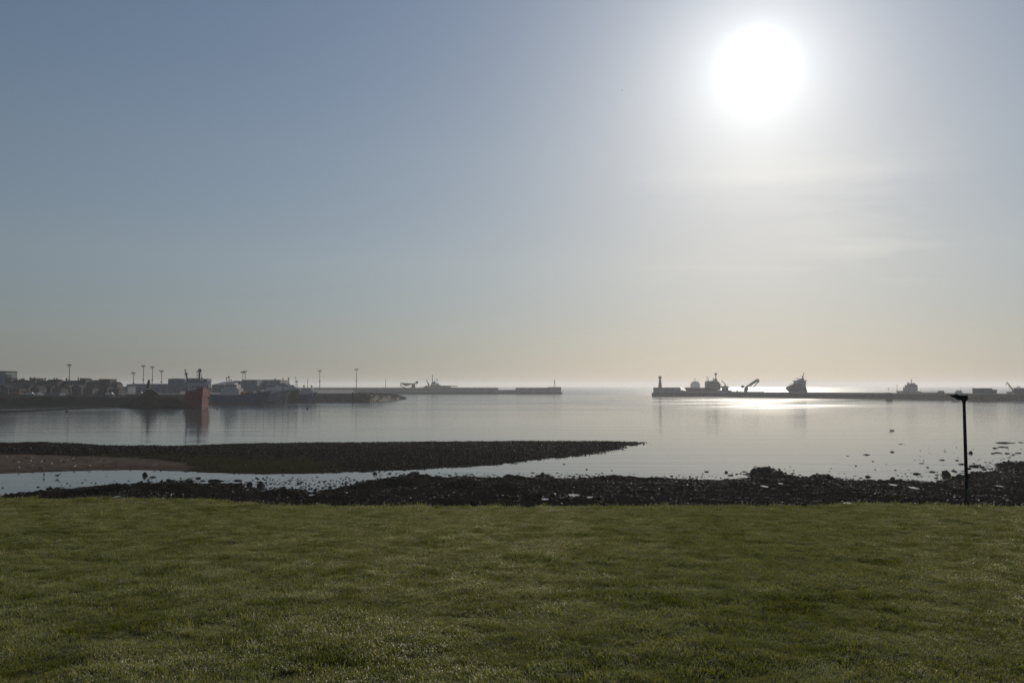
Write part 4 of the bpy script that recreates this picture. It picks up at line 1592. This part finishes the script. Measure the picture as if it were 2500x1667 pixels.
flood(168.5, 890, 930, 640, 'tall floodlight mast rising behind the terraced houses at far left', zg=6)
flood(325.5, 909.5, 936, 745, 'shortest of the four floodlight masts above the long warehouse, leftmost')
flood(349.5, 892, 936, 735, 'tallest floodlight mast above the long warehouse')
flood(371.5, 895, 936, 740, 'third floodlight mast from the left above the long warehouse')
flood(394, 904.5, 936, 735, 'floodlight mast just left of the tall cold store')
flood(592.5, 907.5, 930, 760, 'left one of the twin masts beside the fish market', r=.28)
flood(598, 906, 930, 745, 'right one of the twin masts beside the fish market')
flood(780.5, 904, 946, 900, 'slim floodlight mast above the breakwater, left of two alike', r=.36)
flood(870, 900.5, 946, 905, 'slim floodlight mast above the rock mound, right of two alike', r=.36)
flood(751, 921.5, 946, 900, 'plain thin pole between the moored boats and the slim floodlight mast', r=.3, head=0)
flood(941, 922, 946, DW + 8, 'plain thin pole on the breakwater left of the folded crane', r=.36, head=0, zg=zt)

# ------------------------------------------------------------------ rock mound at the quay end
mp_ = [(862, 982, 603), (900, 981.5, 640), (930, 979, 690), (960, 976, 740), (989, 973.3, 780)]
mtop = [(862, 958.5), (900, 958), (925, 959), (955, 962), (987, 971.5)]
Pm, Sm = [], []
rr = np.random.default_rng(11)
spine = []
for (px, py, D), (qx, qy) in zip(mp_, mtop):
    D = CAM_H * FPX / (py - 942)
    spine.append((wp(px, D), D, Zr(qy, D + 8)))
t = thing('rock_mound', 'rubble rock mound tapering off the end of the harbour quay', 'breakwater', (spine[0][0], spine[0][1], 0))
rings = []
for x, y, z in spine:
    w = 3 + z * 1.7
    rings.append([(x - spine[0][0] + dx * w * 0.3, y - spine[0][1] + dy * w + w * .9, zz) for dx, dy, zz in ((0.3, -1, -0.6), (0.1, -0.25, z * 0.85), (0, 0.25, z * .85), (-0.1, 1, -0.6))])
MB().loft(rings).build('core', M_ROCKB, t)
for k in range(900):
    i = rr.integers(0, 4)
    f = rr.random()
    a_, c_ = spine[i], spine[i + 1]
    x, y, z = [a_[j] + (c_[j] - a_[j]) * f for j in range(3)]
    w = 3 + z * 1.7
    q = rr.uniform(-1, 0.6)
    zz = z * 0.9 * min(1, (q + 1) / 0.75)
    Pm.append((x + rr.normal() * .6, y + q * w + w * .9, zz))
    Sm.append(rr.uniform(0.5, 1.25) * (0.6 + 0.4 * z / 6))
Pm, Sm = np.array(Pm), np.array(Sm)
o = rock_field('armour_rocks', Pm - np.array([spine[0][0], spine[0][1], 0]), Sm, M_ROCKB, 0.8)
o.parent = t
kind(o, 'stuff')
x, y = spine[0][0], spine[0][1] - 4
t = thing('timber_beacon_post', 'thick black post standing in the water at the quay corner before the rock mound', 'post', (wp(861.5, y), y, 0))
MB().tube((0, 0, -1.5), (0, 0, 7.0), 0.6, 0.55, 10).build('pile', M_BLACK, t)
MB().tube((0, 0, 7.0), (0, 0, 7.4), 0.75, 0.7, 10).build('cap', M_BLACK, t)

# black beacon on the far bank
D = 445
t = thing('black_beacon', 'black tapering beacon tower with white foot on the dark bank left of the red ship', 'beacon', (wp(363, D), D, far_z(wp(363, D), D) - 0.3))
zz = lambda py: Zr(py, D) - t.location.z
MB().loft([[(-.95, -.9, zz(948)), (.95, -.9, zz(948)), (.95, .9, zz(948)), (-.95, .9, zz(948))], [(-.4, -.4, zz(927)), (.45, -.4, zz(927)), (.45, .4, zz(927)), (-.4, .4, zz(927))]]).build('tower', M_BLACK, t)
MB().box(-.8, .8, -.8, .8, zz(952), zz(948)).build('white_band', M_WHITE, t)
MB().prism([(-5.5, -0.5), (-3, 2.2), (-.6, zz(951)), (1.0, zz(951)), (3.4, 2.4), (6, -0.5)], -2.2, 2.2).build('stone_base', M_BANK, t)
MB().bar((1.0, -.3, zz(949)), (5.4, -.3, zz(962)), 1.0, .9).build('buttress', M_BLACK, t)

# ------------------------------------------------------------------ town on the far left
def house(px0, px1, yridge, yeave, D, m, label, chim=(), roof='long', depth=9, name='house', win=2, group='houses of the far town'):
    xa, xb = wp(px0, D), wp(px1, D)
    xm = (xa + xb) / 2
    zg = max(far_z(xm, D), 4.5) - 0.4
    t = thing(name, label, 'house', (xm, D, zg), 0, group)
    h = (xb - xa) / 2
    ze, zt = Zr(yeave, D) - zg, Zr(yridge, D + depth / 2) - zg
    MB().box(-h, h, 0, depth, -1.5, ze).build('wall', m, t)
    if roof == 'long':
        r_ = MB().prismy([(-.3, ze + .01), (depth / 2, zt), (depth + .3, ze + .01)], -h - .02, h + .02).build('roof', M_SLATE, t)
    elif roof == 'gable':
        r_ = MB().prism([(-h - .2, ze + .01), (0, zt), (h + .2, ze + .01)], -0.3, depth + .3).build('roof', M_SLATE, t)
    elif roof == 'hip':
        r_ = MB().add([(-h - .3, -.3, ze + .01), (h + .3, -.3, ze + .01), (h + .3, depth + .3, ze + .01), (-h - .3, depth + .3, ze + .01),
                       (-h * .55, depth / 2, zt), (h * .55, depth / 2, zt)], [(0, 1, 5, 4), (1, 2, 5), (2, 3, 4, 5), (3, 0, 4), (0, 3, 2, 1)]).build('roof', M_SLATE, t)
    else:
        r_ = MB().box(-h - .15, h + .15, -.15, depth + .15, ze + .01, zt).build('roof', M_SLATE, t)
    for (cx, cyt, w) in chim:
        x = wp(cx, D + depth / 2) - xm
        wm = w * D / FPX / 2
        zc_ = Zr(cyt, D + depth / 2) - zg
        MB().box(x - wm, x + wm, depth / 2 - .5, depth / 2 + .5, zt - 1.6, zc_ - 0.35).build('chimney', m, r_)
        for k in (-1, 1):
            MB().tube((x + k * wm * .5, depth / 2, zc_ - .35), (x + k * wm * .5, depth / 2, zc_), 0.16, 0.13, 6).build('chimney_pot', M_ORANGE, r_)
    rows = max(1, int((ze) / 3.0))
    for j in range(rows):
        for k in range(win):
            x = -h + 2 * h * (k + 0.5) / win
            z = ze - 1.6 - j * 2.9
            MB().box(x - .45, x + .45, -0.06, 0.05, z - .7, z + .7).build('window', M_GLASS, t)
    MB().box(-h * .15 - .45, -h * .15 + .45, -0.07, 0.05, 0.2, 2.3).build('door', M_WOOD, t)
    return t


TD = 600
house(-14, 12.8, 906, 908.5, TD, M_GREYS, 'tall grey flat-roofed block cut by the left picture edge', (), 'flat', 14, 'tower_block', 0)
house(13.2, 17.2, 914, 917, TD, M_STONE, 'slim stone stair turret against the tall block at far left', ((15.5, 911, 1.6),), 'gable', 5, 'stair_turret', 1)
house(17.8, 26, 922.3, 925, TD, M_STONE, 'narrow stone house right of the turret, nearest the tall block', (), 'flat', 8, win=2)
house(26, 44, 927.3, 934, TD, M_STONE2, 'terraced granite house, first long roof from the left edge', ((40, 925.8, 3),), 'long', win=4)
house(44, 60, 927.6, 934, TD, M_STONE, 'terraced granite house with a broad square chimney block on its right', ((47, 924.3, 1.7), (55, 922.6, 8)), 'long', win=3)
house(60, 71, 929.3, 936, TD, M_HARL, 'small low-roofed house before the twin-chimney block', ((63, 926.4, 1.5),), 'long', win=2)
house(71.4, 86, 923, 925, TD, M_STONE, 'square stone block with two chimneys standing above the terrace', ((74.3, 920.2, 2.4), (84, 920.2, 2.4)), 'flat', 10, win=3)
house(86.4, 108, 929, 936, TD, M_STONE2, 'terraced house with three thin chimneys right of the twin-chimney block', ((91.5, 927, 1.4), (95.6, 925.2, 1.5), (105, 924.5, 1.7)), 'long', win=4)
house(108.4, 140, 926, 934, TD - 6, M_STONE, 'longest granite terrace with a chimney at each end, left of the floodlight mast', ((109.6, 921.6, 2.2), (132, 921.6, 1.7), (138.5, 922.3, 2.8)), 'long', 10, win=6)
house(140.4, 164, 929.4, 936, TD, M_STONE2, 'terraced house at the foot of the floodlight mast', ((162, 922, 2.4),), 'long', win=4)
house(164.4, 192, 928.4, 935.5, TD - 4, M_HARL, 'pale terraced house right of the floodlight mast with one tall chimney', ((191, 921.2, 1.5),), 'long', win=5)
house(194.5, 208.6, 923, 926, TD, M_STONE, 'tall narrow stone house with low gable in the middle of the terrace', ((196.5, 922.2, 2.5),), 'gable', 10, win=2)
house(211, 241, 927.6, 934, TD - 8, M_STONE, 'broad hip-roofed stone house towards the right end of the town', (), 'hip', 12, win=5)
house(241, 253, 925, 928, TD, M_STONE2, 'stone house with a row of chimney pots beside the hip-roofed house', ((244, 924.6, 5), (250, 924.4, 2)), 'flat', 9, win=2)
house(253.5, 268, 925.2, 928, TD, M_STONE, 'flat-topped stone house, last tall one of the town skyline', (), 'flat', 10, win=3)
house(268.4, 285.6, 932, 938, TD - 3, M_HARL, 'lower harled house with a tall thin end chimney, last of the town', ((284.8, 931, 1.4),), 'long', win=3)
# nearer row, lower down
lower = [(-8, 20, 940, 945, 545, M_HARL, 'gable'), (22, 47, 945, 950, 538, M_STONE, 'long'), (50, 70, 939, 946, 560, M_STONE2, 'long'), (74, 96, 942, 949, 548, M_STONE, 'gable'),
         (98, 124, 941, 947, 565, M_STONE, 'hip'), (127, 150, 944, 950, 545, M_STONE2, 'long'), (153, 172, 940, 948, 560, M_HARL, 'gable'), (175, 199, 939, 946, 552, M_STONE, 'gable'),
         (203, 226, 944, 950, 548, M_STONE2, 'long'), (230, 262, 941, 947, 560, M_STONE, 'long'), (265, 290, 947, 951, 545, M_STONE, 'hip')]
ordn = ['first', 'second', 'third', 'fourth', 'fifth', 'sixth', 'seventh', 'eighth', 'ninth', 'tenth', 'last']
for k, (a0, a1, yr_, ye_, D_, mm, rf) in enumerate(lower):
    house(a0, a1, yr_, ye_, D_, mm, '%s low slate-roofed house from the left in the nearer row above the shore' % ordn[k], ((a0 + 2, yr_ - 3, 2.2),) if k % 2 else (), rf, 9, win=3, group='nearer row of houses above the shore')
# sheds, vans and the promenade wall along the shore road
shed(22, 47, 959, 961, 512, 6, M_HARL, 'small hut with an orange roof on the shore road at far left', 'hut', 'hut', 'flat', 4.9, 2, M_ORANGE)
shed(110, 146, 957.5, 959, 515, 7, M_GREYS, 'long low pale shed on the shore road below the terrace', 'long_hut', 'hut', 'flat', 5.1, 4, M_HARL)
shed(46, 64, 963, 965, 505, 5, M_CREAM, 'low cream hut beside the orange-roofed hut', 'hut', 'hut', 'flat', 4.7, 1)
t = thing('promenade_wall', 'low pale stone wall along the top of the dark shore bank at left', 'wall', (wp(100, 498), 498, 0))
for k in range(12):
    xa = wp(100, 498) + k * 4.6
    zb_ = far_z(xa + 2, 499)
    MB().box(k * 4.6, k * 4.6 + 4.5, 0, .5, zb_ - .8, zb_ + .55).build('wall_panel', M_CONC, t)


def van(px, py, D, rz, m, label, L=5.2):
    x = wp(px, D)
    t = thing('van', label, 'van', (x, D, far_z(x, D)), rz, 'vans on the shore road')
    pr = [(-L / 2, .45), (-L / 2, 2.2), (L * .2, 2.25), (L * .34, 1.35), (L / 2, 1.15), (L / 2, .45)]
    MB().prism(pr, -0.95, .95).build('body', m, t)
    MB().prism([(L * .19, 2.1), (L * .315, 1.4), (L * .12, 1.4), (L * .1, 2.1)], -0.97, .97).build('window', M_GLASS, t)
    for sx in (-.3, .3):
        for sy in (-.85, .85):
            MB().tube((sx * L, sy - .12, .36), (sx * L, sy + .12, .36), .36, .36, 10).build('wheel', M_TYRE, t)


van(75, 963, 508, 0.1, M_WHITE, 'white van parked on the shore road right of the cream hut')
van(97, 969, 502, 1.4, M_WHITE, 'white van seen end-on by the promenade wall')
van(270, 955, 512, 0.0, M_WHITE, 'white van below the last house of the town')
van(342, 956, 560, 0.0, M_GREYS, 'grey van on the quay left of the black beacon')

# ------------------------------------------------------------------ right-hand end: jetty, stores, crane
JD = 650
p = on_wall(2175, -10)
t = thing('mooring_dolphin', 'square concrete mooring dolphin standing before the wall, left of the hazy cargo ship', 'dolphin', (wp(2169.5, 668), 668, 0))
MB().box(-1.9, 1.9, -2, 2, -2, Zr(958.5, 668)).build('pier', M_CONCD, t)
MB().tube((0, 0, Zr(958.5, 668)), (0, 0, Zr(947, 668)), .12, .1, 6).build('pole', M_STEEL, t)
MB().box(-.4, .4, -.3, .3, Zr(948.5, 668), Zr(947, 668)).build('lamp', M_DARKM, t)
t = thing('mooring_dolphin', 'low piled mooring dolphin in the water left of the lamp post head', 'dolphin', (wp(2331, 612), 612, 0))
MB().box(-2, 2, -2, 2, 1.4, Zr(972.5, 612)).build('cap', M_CONCD, t)
for sx in (-1.4, 0, 1.4):
    for sy in (-1.4, 1.4):
        MB().tube((sx, sy, -2), (sx, sy, 1.5), .3, .3, 8).build('pile', M_WOOD, t)
t = thing('piled_jetty', 'dark piled jetty with open water between its legs at the right edge', 'jetty', (wp(2370, JD), JD, 0))
jw = wp(2620, JD) - wp(2370, JD)
MB().box(0, jw, -5, 6, 2.6, 5.4).build('deck', M_CONCD, t)
for k in range(26):
    for sy in (-4.2, 4.5):
        xk = 0.8 + k * 3.1 + random.uniform(-.3, .3)
        MB().tube((xk, sy, -2), (xk, sy, 2.7), .38, .38, 8).build('pile', M_WOOD, t)
for a_, b_ in ((8, 17), (32, 41)):
    MB().box(a_, b_, -5.2, 5.5, -1, 2.58).build('caisson', M_CONCD, t)
for k in range(14):
    MB().tube((1 + k * 5.5, -4.8, 5.4), (1 + k * 5.5, -4.8, 6.4), .07, .07, 5).build('rail_post', M_STEEL, t)
shed(2392, 2422.5, 947.6, 949, 668, 11, M_BLUES, 'blue-grey flat-roofed store on the jetty right of the lamp post', 'store_building', 'building', 'flat', 5.4, 2, M_GREYS)
shed(2423, 2433.5, 951, 952, 670, 8, M_GREYS, 'lower annex attached right of the blue-grey jetty store', 'annex', 'building', 'flat', 5.4, 1)
land('jetty_root', [(wp(2374, 662), 662), (wp(2640, 662), 662), (wp(2640, 720), 720), (wp(2374, 700), 700)], 5.38, M_CONCD)
D = 676
t = thing('mobile_crane', 'mobile crane with a raised jib leaning left near the right edge', 'crane', (wp(2472, D), D, 5.4))
k_ = D / FPX
q = lambda px, py: ((px - 2472) * k_, 0, Zr(py, D) - 5.4)
MB().box(-4.5, 5, -1.4, 1.4, .7, 1.7).build('chassis', M_YELLOW, t)
for xk in (-3.4, -1.6, 2, 3.8):
    MB().tube((xk, -1.5, .55), (xk, 1.5, .55), .55, .55, 10).build('wheel', M_TYRE, t)
MB().prism([(0.2, 1.7), (0.2, 3.4), (2.6, 3.2), (4.2, 2.8), (4.2, 1.7)], -1.2, 1.2).build('cab', M_YELLOW, t)
a_, b_ = q(2475, 954), q(2457.5, 932)
MB().bar(a_, b_, .9, 1.0, .45, .5).build('jib', M_YELLOW, t)
MB().tube(b_, q(2456.5, 938), .12, .12, 4).build('hoist_wire', M_DARKM, t)
MB().box(q(2456, 938)[0], q(2457.3, 938)[0], -.3, .3, q(2456, 939.5)[2], q(2456, 937)[2]).build('hook_block', M_DARKM, t)
MB().tube(q(2462, 940), q(2466, 954), .12, .12, 4).build('stay', M_DARKM, t)
t = thing('pipe_arch', 'tall arched pipe beside the mobile crane at the right edge', 'pipe', (wp(2486.5, D), D, 5.4))
b = MB()
r_ = 4.0 * k_
zs = Zr(947.5, D) - 5.4
pts = [(-r_, 0, -.3), (-r_, 0, zs)] + [(-r_ * math.cos(a), 0, zs + r_ * math.sin(a)) for a in np.linspace(.3, math.pi - .3, 8)] + [(r_, 0, zs), (r_, 0, -.3)]
for u_, v_ in zip(pts, pts[1:]):
    b.tube(u_, v_, .36, .36, 8)
b.build('pipe', M_STEEL, t, True)
for s_ in (-1, 1):
    MB().box(s_ * r_ - .7, s_ * r_ + .7, -.7, .7, -.1, .5).build('pipe_foot', M_CONC, t)
shed(2490, 2530, 947, 948.4, 655, 8, M_BLUES, 'dark plant house cut off by the right picture edge', 'plant_house', 'building', 'flat', 5.4, 1)
p = on_wall(2297, 5)
t = thing('wall_hut', 'small hut on the breakwater between the cargo ship and the lamp post', 'hut', (p.x, p.y, 5.7), wang)
MB().box(-2.2, 2.2, -1.2, 1.2, 0, 1.4).build('wall', M_CONC, t)
MB().prism([(-2.5, 1.41), (-1.4, 2.0), (1.6, 2.0), (2.5, 1.41)], -1.4, 1.4).build('roof', M_SLATE, t)
p = on_wall(2341, 24)
t = thing('small_workboat', 'small workboat whose cabin shows over the breakwater just left of the lamp post', 'boat', (p.x, p.y, 0), wang)
hull(-6, 7, 4.4, lambda u: 3.2 + 1.4 * u ** 2, .5).build('hull', M_BLUEH, t)
MB().box(-3, 2.4, -1.6, 1.6, 3.2, 6.9).build('cabin', M_WHITE, t)
MB().box(-1.8, 1.6, -1.3, 1.3, 6.9, 8.0).build('wheelhouse', M_WHITE, t)
MB().tube((1.5, 0, 8), (1.5, 0, 10.2), .16, .12, 5).build('mast', M_DARKM, t)

# ------------------------------------------------------------------ buoys
def buoy(px, py, h, label):
    x, y = on_z(px, py)
    t = thing('spar_buoy', label, 'buoy', (x, y, 0), 0, 'buoys in the bay')
    MB().sphere((0, 0, .1), .55, 12, 8, .8).build('float', M_BLACK, t, True)
    MB().tube((0, 0, .4), (0, 0, h), .17, .12, 6).build('spar', M_BLACK, t)
    MB().sphere((0, 0, h), .26, 8, 6).build('topmark', M_BLACK, t)


buoy(530.5, 999, 1.5, 'dark spar buoy just right of the red ship bow')
buoy(750.5, 999, 1.5, 'dark spar buoy off the low workboat at the quay')
buoy(162.5, 1005.5, .7, 'low dark buoy near the weedy bar at left')

# ------------------------------------------------------------------ boulders that stand out
boulder(1868, 1150, 46, 15, 'largest dark weed-covered boulder on the point at the water edge, centre right')
boulder(1846, 1152, 24, 11, 'dark boulder on the left tip of the weedy point, centre right')
boulder(1902, 1156, 22, 9, 'boulder right of the largest one on the weedy point')
boulder(1922, 1164, 26, 9, 'boulder at the right root of the weedy point')
boulder(1773, 1153, 10, 5, 'small round rock in the water left of the weedy point')
boulder(1785, 1160, 17, 4, 'flat rock in the water left of the weedy point')
boulder(2014, 1165, 20, 9, 'dark boulder on the shore midway between the weedy point and lamp post')
boulder(2118, 1164, 12, 5, 'small boulder at the water edge nearer the lamp post')
boulder(2312, 1160, 22, 14, 'upright dark boulder at the water edge left of the lamp post')
boulder(2345, 1168, 26, 12, 'broad dark boulder right behind the lamp post foot')
boulder(2465, 1136, 22, 13, 'high dark boulder at the right edge of the shore')
boulder(2493, 1138, 20, 12, 'dark boulder cut by the right picture edge')
boulder(2370, 1106, 9, 6, 'round dark rock in open water right of the lamp post')
boulder(355, 1161, 14, 10, 'dark rock in the pool with a bird perched on it')
boulder(373, 1165, 20, 4, 'flat rock just right of the perched bird rock')
boulder(610, 1184, 14, 11, 'left one of two round boulders in the pool')
boulder(638, 1186, 22, 13, 'right one of two round boulders in the pool')
boulder(583, 1187, 28, 9, 'broad boulder left of the two round ones in the pool')
boulder(530, 1174, 44, 6, 'long flat rock shelf in the middle of the pool')
boulder(580, 1173, 24, 4, 'flat rock beside the long rock shelf in the pool')
boulder(1014, 1156, 26, 8, 'dark boulder at the top of the shore where the channel narrows')
boulder(916, 1156, 14, 6, 'small boulder by the spit side of the narrow channel')
boulder(1330, 1164, 46, 8, 'long weed-covered rock at the channel edge, centre')
boulder(1248, 1164, 36, 8, 'weed-covered rock left of the long one at the channel edge')
boulder(1432, 1146, 8, 3, 'lone small rock in the water off the spit')
boulder(2384, 1138, 34, 6, 'longest flat weed-covered rock between the lamp post and right shore')
boulder(2437, 1105, 18, 3, 'flat weed mat in mid water right of the lamp post')
boulder(2450, 1081, 34, 3, 'longest floating weed mat, farthest out at the right edge')
boulder(2473, 1081, 24, 2, 'second weed mat in the farthest row at the right edge')
boulder(2115, 1110, 18, 3, 'widest flat rock in open water left of the lamp post')
boulder(2487, 1106, 18, 3, 'flat weed mat in mid water at the right picture edge')
boulder(1378, 1133, 9, 3, 'tiny flat rock in the water under the spit end')
sub = [(2300, 1123, 12, 3), (2349, 1133, 16, 4), (2337, 1124, 10, 3), (2398, 1140, 18, 4), (2425, 1107, 12, 3), (2459, 1107, 12, 3), (2475, 1110, 10, 3), (2428, 1094, 14, 3), (2446, 1091, 20, 3), (2458, 1092, 10, 3), (2178, 1103, 10, 3), (2200, 1084, 14, 2), (2307, 1102, 10, 2), (2250, 1131, 14, 3), (2090, 1137, 6, 3),
       (2492, 1080, 14, 2), (2240, 1157, 20, 5), (2275, 1152, 18, 4), (2180, 1168, 16, 5), (2330, 1150, 14, 4), (2365, 1144, 12, 4), (2405, 1146, 16, 4), (2265, 1141, 8, 3), (2390, 1121, 8, 2), (2070, 1113, 10, 2)]
for px, py, w_, h_ in sub:
    boulder(px, py, w_, h_, 'flat dark weed-covered rock just breaking the water off the right shore', 'flat rocks breaking the water off the right shore', 'weed_rock')

# ------------------------------------------------------------------ birds
def bird(px, py, label, size=1.0, rz=0.0, m=None, legs=True, z=None, cat='gull', group=None, name='gull'):
    x, y = on_z(px, py)
    if z is None:
        for _ in range(4):
            z0 = max(float(ground_z(x, y)), 0)
            x, y = on_z(px, py, z0)
    else:
        z0 = z
    t = thing(name, label, cat, (x, y, z0), rz, group)
    s = size
    lg = 0.14 * s if legs else -0.04 * s
    rings = []
    for xx, ry, rzz, zz in ((-.30, .015, .012, .20), (-.2, .05, .035, .18), (-.08, .09, .08, .15), (.06, .10, .10, .15), (.16, .075, .085, .19), (.21, .05, .055, .26), (.25, .045, .05, .31), (.29, .04, .042, .33), (.325, .012, .014, .325)):
        rings.append([(xx * s, ry * s * math.cos(a), lg + zz * s - .05 * s + rzz * s * math.sin(a)) for a in np.linspace(0, 2 * math.pi, 10, endpoint=False)])
    MB().loft(rings).build('body', m or M_GULLW, t, True)
    for sg in (-1, 1):
        MB().add([(.1 * s, sg * .085 * s, lg + .17 * s), (-.1 * s, sg * .1 * s, lg + .18 * s), (-.36 * s, sg * .03 * s, lg + .15 * s), (-.1 * s, sg * .095 * s, lg + .07 * s), (.0, sg * .11 * s, lg + .13 * s)],
                 [(0, 1, 4), (1, 2, 4), (2, 3, 4), (3, 0, 4)]).build('wing', M_GULLG if m is None else m, t)
    MB().tube((.32 * s, 0, lg + .275 * s), (.39 * s, 0, lg + .26 * s), .014 * s, .004 * s, 6).build('beak', M_BEAK, t)
    if legs:
        for sg in (-1, 1):
            MB().tube((0, sg * .035 * s, -.02), (.01 * s, sg * .035 * s, lg + .05 * s), .012 * s, .012 * s, 5).build('leg', M_BEAK, t)
    return t


gulls = [(81, 1119, 'gull on the sand edge under the dark spit, topmost of the flock'), (45, 1130, 'gull on the sand near the left end of the flock'), (75, 1127, 'gull on the sand below the topmost one'),
         (100, 1129, 'gull in the middle of the flock on the sand'), (47, 1143, 'gull at the lower left of the flock near the pool'), (79, 1138, 'gull low on the sand in mid flock'),
         (148, 1127, 'gull alone on the sand between flock and pool end'), (165, 1124, 'gull high on the sand right of the flock'), (179, 1122, 'gull by the weed line at the top of the sand'),
         (220, 1139, 'brightest gull standing right of the flock on the sand'), (182, 1140, 'gull low on the sand right of the flock'), (20, 1117, 'gull at the left picture edge by the weed line'),
         (127, 1134, 'gull resting on the sand right of mid flock'), (378, 1137, 'gull on the last of the sand near the algae')]
for k, (px, py, lb) in enumerate(gulls):
    bird(px, py + 2, lb, 1.0, random.uniform(0, 6.28), group='gulls on the sand')
bird(107.5, 1164, 'dark wading bird standing in the pool, left one of two', 1.15, 2.0, M_DUCK, True, 0.0, 'wader', 'wading birds in the pool', 'wading_bird')
bird(139.5, 1166, 'dark wading bird in the pool, right one of two', 1.2, 0.4, M_DUCK, True, 0.0, 'wader', 'wading birds in the pool', 'wading_bird')
bird(735, 1184, 'dark wading bird among the stones at the right end of the pool', 1.1, 1.2, M_DUCK, True, 0.0, 'wader', 'wading birds in the pool', 'wading_bird')
r_ = on_z(355, 1161)
bird(356, 1152.2, 'bird perched on top of the rock in the pool', .8, .6, M_DUCK, True, 0.50, 'bird', None, 'perched_bird')
bird(2175.5, 1051.5, 'left duck of a pair swimming on open water', 1.5, 3.0, M_DUCK, False, 0.0, 'duck', 'pair of ducks on the water', 'duck')
bird(2180.5, 1051.5, 'right duck of a pair swimming on open water', 1.5, 3.3, M_DUCK, False, 0.0, 'duck', 'pair of ducks on the water', 'duck')
px_, py_, pz_ = at(1519, 221, 150)
t = thing('flying_bird', 'tiny dark bird flying in the sky left of the sun', 'bird', (px_, py_, pz_), .7)
t.scale = (.6, .6, .6)
rings = [[(xx, ry * math.cos(a), ry * math.sin(a)) for a in np.linspace(0, 2 * math.pi, 8, endpoint=False)] for xx, ry in ((-.22, .01), (-.1, .04), (.05, .055), (.15, .035), (.2, .008))]
MB().loft(rings).build('body', M_DUCK, t, True)
for sg in (-1, 1):
    MB().add([(.09, sg * .04, .02), (-.06, sg * .04, .02), (.1, sg * .24, .12), (-.02, sg * .24, .12), (-.02, sg * .5, .07)], [(0, 1, 3, 2), (2, 3, 4)]).build('wing', M_DUCK, t)

# ------------------------------------------------------------------ lamp post on the lawn's edge
LD = 30.2
base = at(2361.5, 1239, LD)
lz = float(lawn_z(np.array([base[0]]), np.array([LD]))[0])
t = thing('lamp_post', 'black lamp post with a flat wedge-shaped head at the edge of the grass', 'lamp post', (base[0], LD, lz), R(0))
k_ = LD / FPX
X2 = lambda px: (px - 2359.5) * k_ * 1.0
Zl = lambda py: Zr(py, LD) - lz
H = Zl(985)
MB().tube((0, 0, -0.4), (0, 0, 1.1), .068, .066, 16).build('base_sleeve', M_BLACK, t, True)
MB().tube((0, 0, 1.1), (0, 0, H), .062, .054, 16).build('pole', M_BLACK, t, True)
prof = [(.054, H), (.062, H + .06), (.085, H + .12), (.10, H + .16)]
MB().loft([[(r_ * math.cos(a), r_ * math.sin(a), z_) for a in np.linspace(0, 2 * math.pi, 16, endpoint=False)] for r_, z_ in prof]).build('collar', M_BLACK, t, True)
b = MB()
tl, tr_ = X2(2324) + .02, X2(2363.5)
zt0, zt1 = Zl(963.4), Zl(965.6)
b.add([(tl, -.05, zt0), (tl, .05, zt0), (tl, -.05, zt0 - .025), (tl, .05, zt0 - .025),
       (tr_, -.17, zt1), (tr_, .17, zt1), (tr_, -.15, H + .13), (tr_, .15, H + .13),
       (-.11, -.16, H + .13), (-.11, .16, H + .13)],
      [(0, 1, 5, 4), (0, 2, 3, 1), (2, 8, 9, 3), (8, 6, 7, 9), (4, 5, 7, 6), (0, 4, 6, 8, 2), (1, 3, 9, 7, 5)])
hd = b.build('lamp_head', M_BLACK, t)
MB().box(tl + .12, -.12, -.09, .09, H + .155, H + .17).build('lens', M_GLASS, hd)
MB().tube((X2(2341), 0, zt0 - .03), (X2(2341), 0, zt0 + .025), .07, .05, 12).build('sensor_cap', M_BLACK, hd)
MB().tube((tr_ - .02, 0, H + .17), (tr_ + .07, 0, H + .155), .018, .018, 8).build('side_bracket', M_BLACK, t)
MB().tube((tr_ + .06, 0, H + .155), (tr_ + .10, 0, H + .185), .018, .015, 8).build('side_bracket', M_BLACK, t)
MB().box(-.045, .045, -.072, -.06, .25, .7).build('access_door', M_DARKM, t)
# ------------------------------------------------------------------ haze
hm = bpy.data.materials.new('morning_haze')
hm.use_nodes = True
ht = hm.node_tree
ht.nodes.clear()
pv = ht.nodes.new('ShaderNodeVolumePrincipled')
pv.inputs['Color'].default_value = (0.92, 0.93, 0.95, 1)
pv.inputs['Density'].default_value = 0.00017
pv.inputs['Anisotropy'].default_value = 0.45
ho = ht.nodes.new('ShaderNodeOutputMaterial')
ht.links.new(pv.outputs[0], ho.inputs['Volume'])
hz = MB().box(-9500, 9500, -300, 13000, -1.8, 48.0).build('haze', hm)
kind(hz, 'stuff')
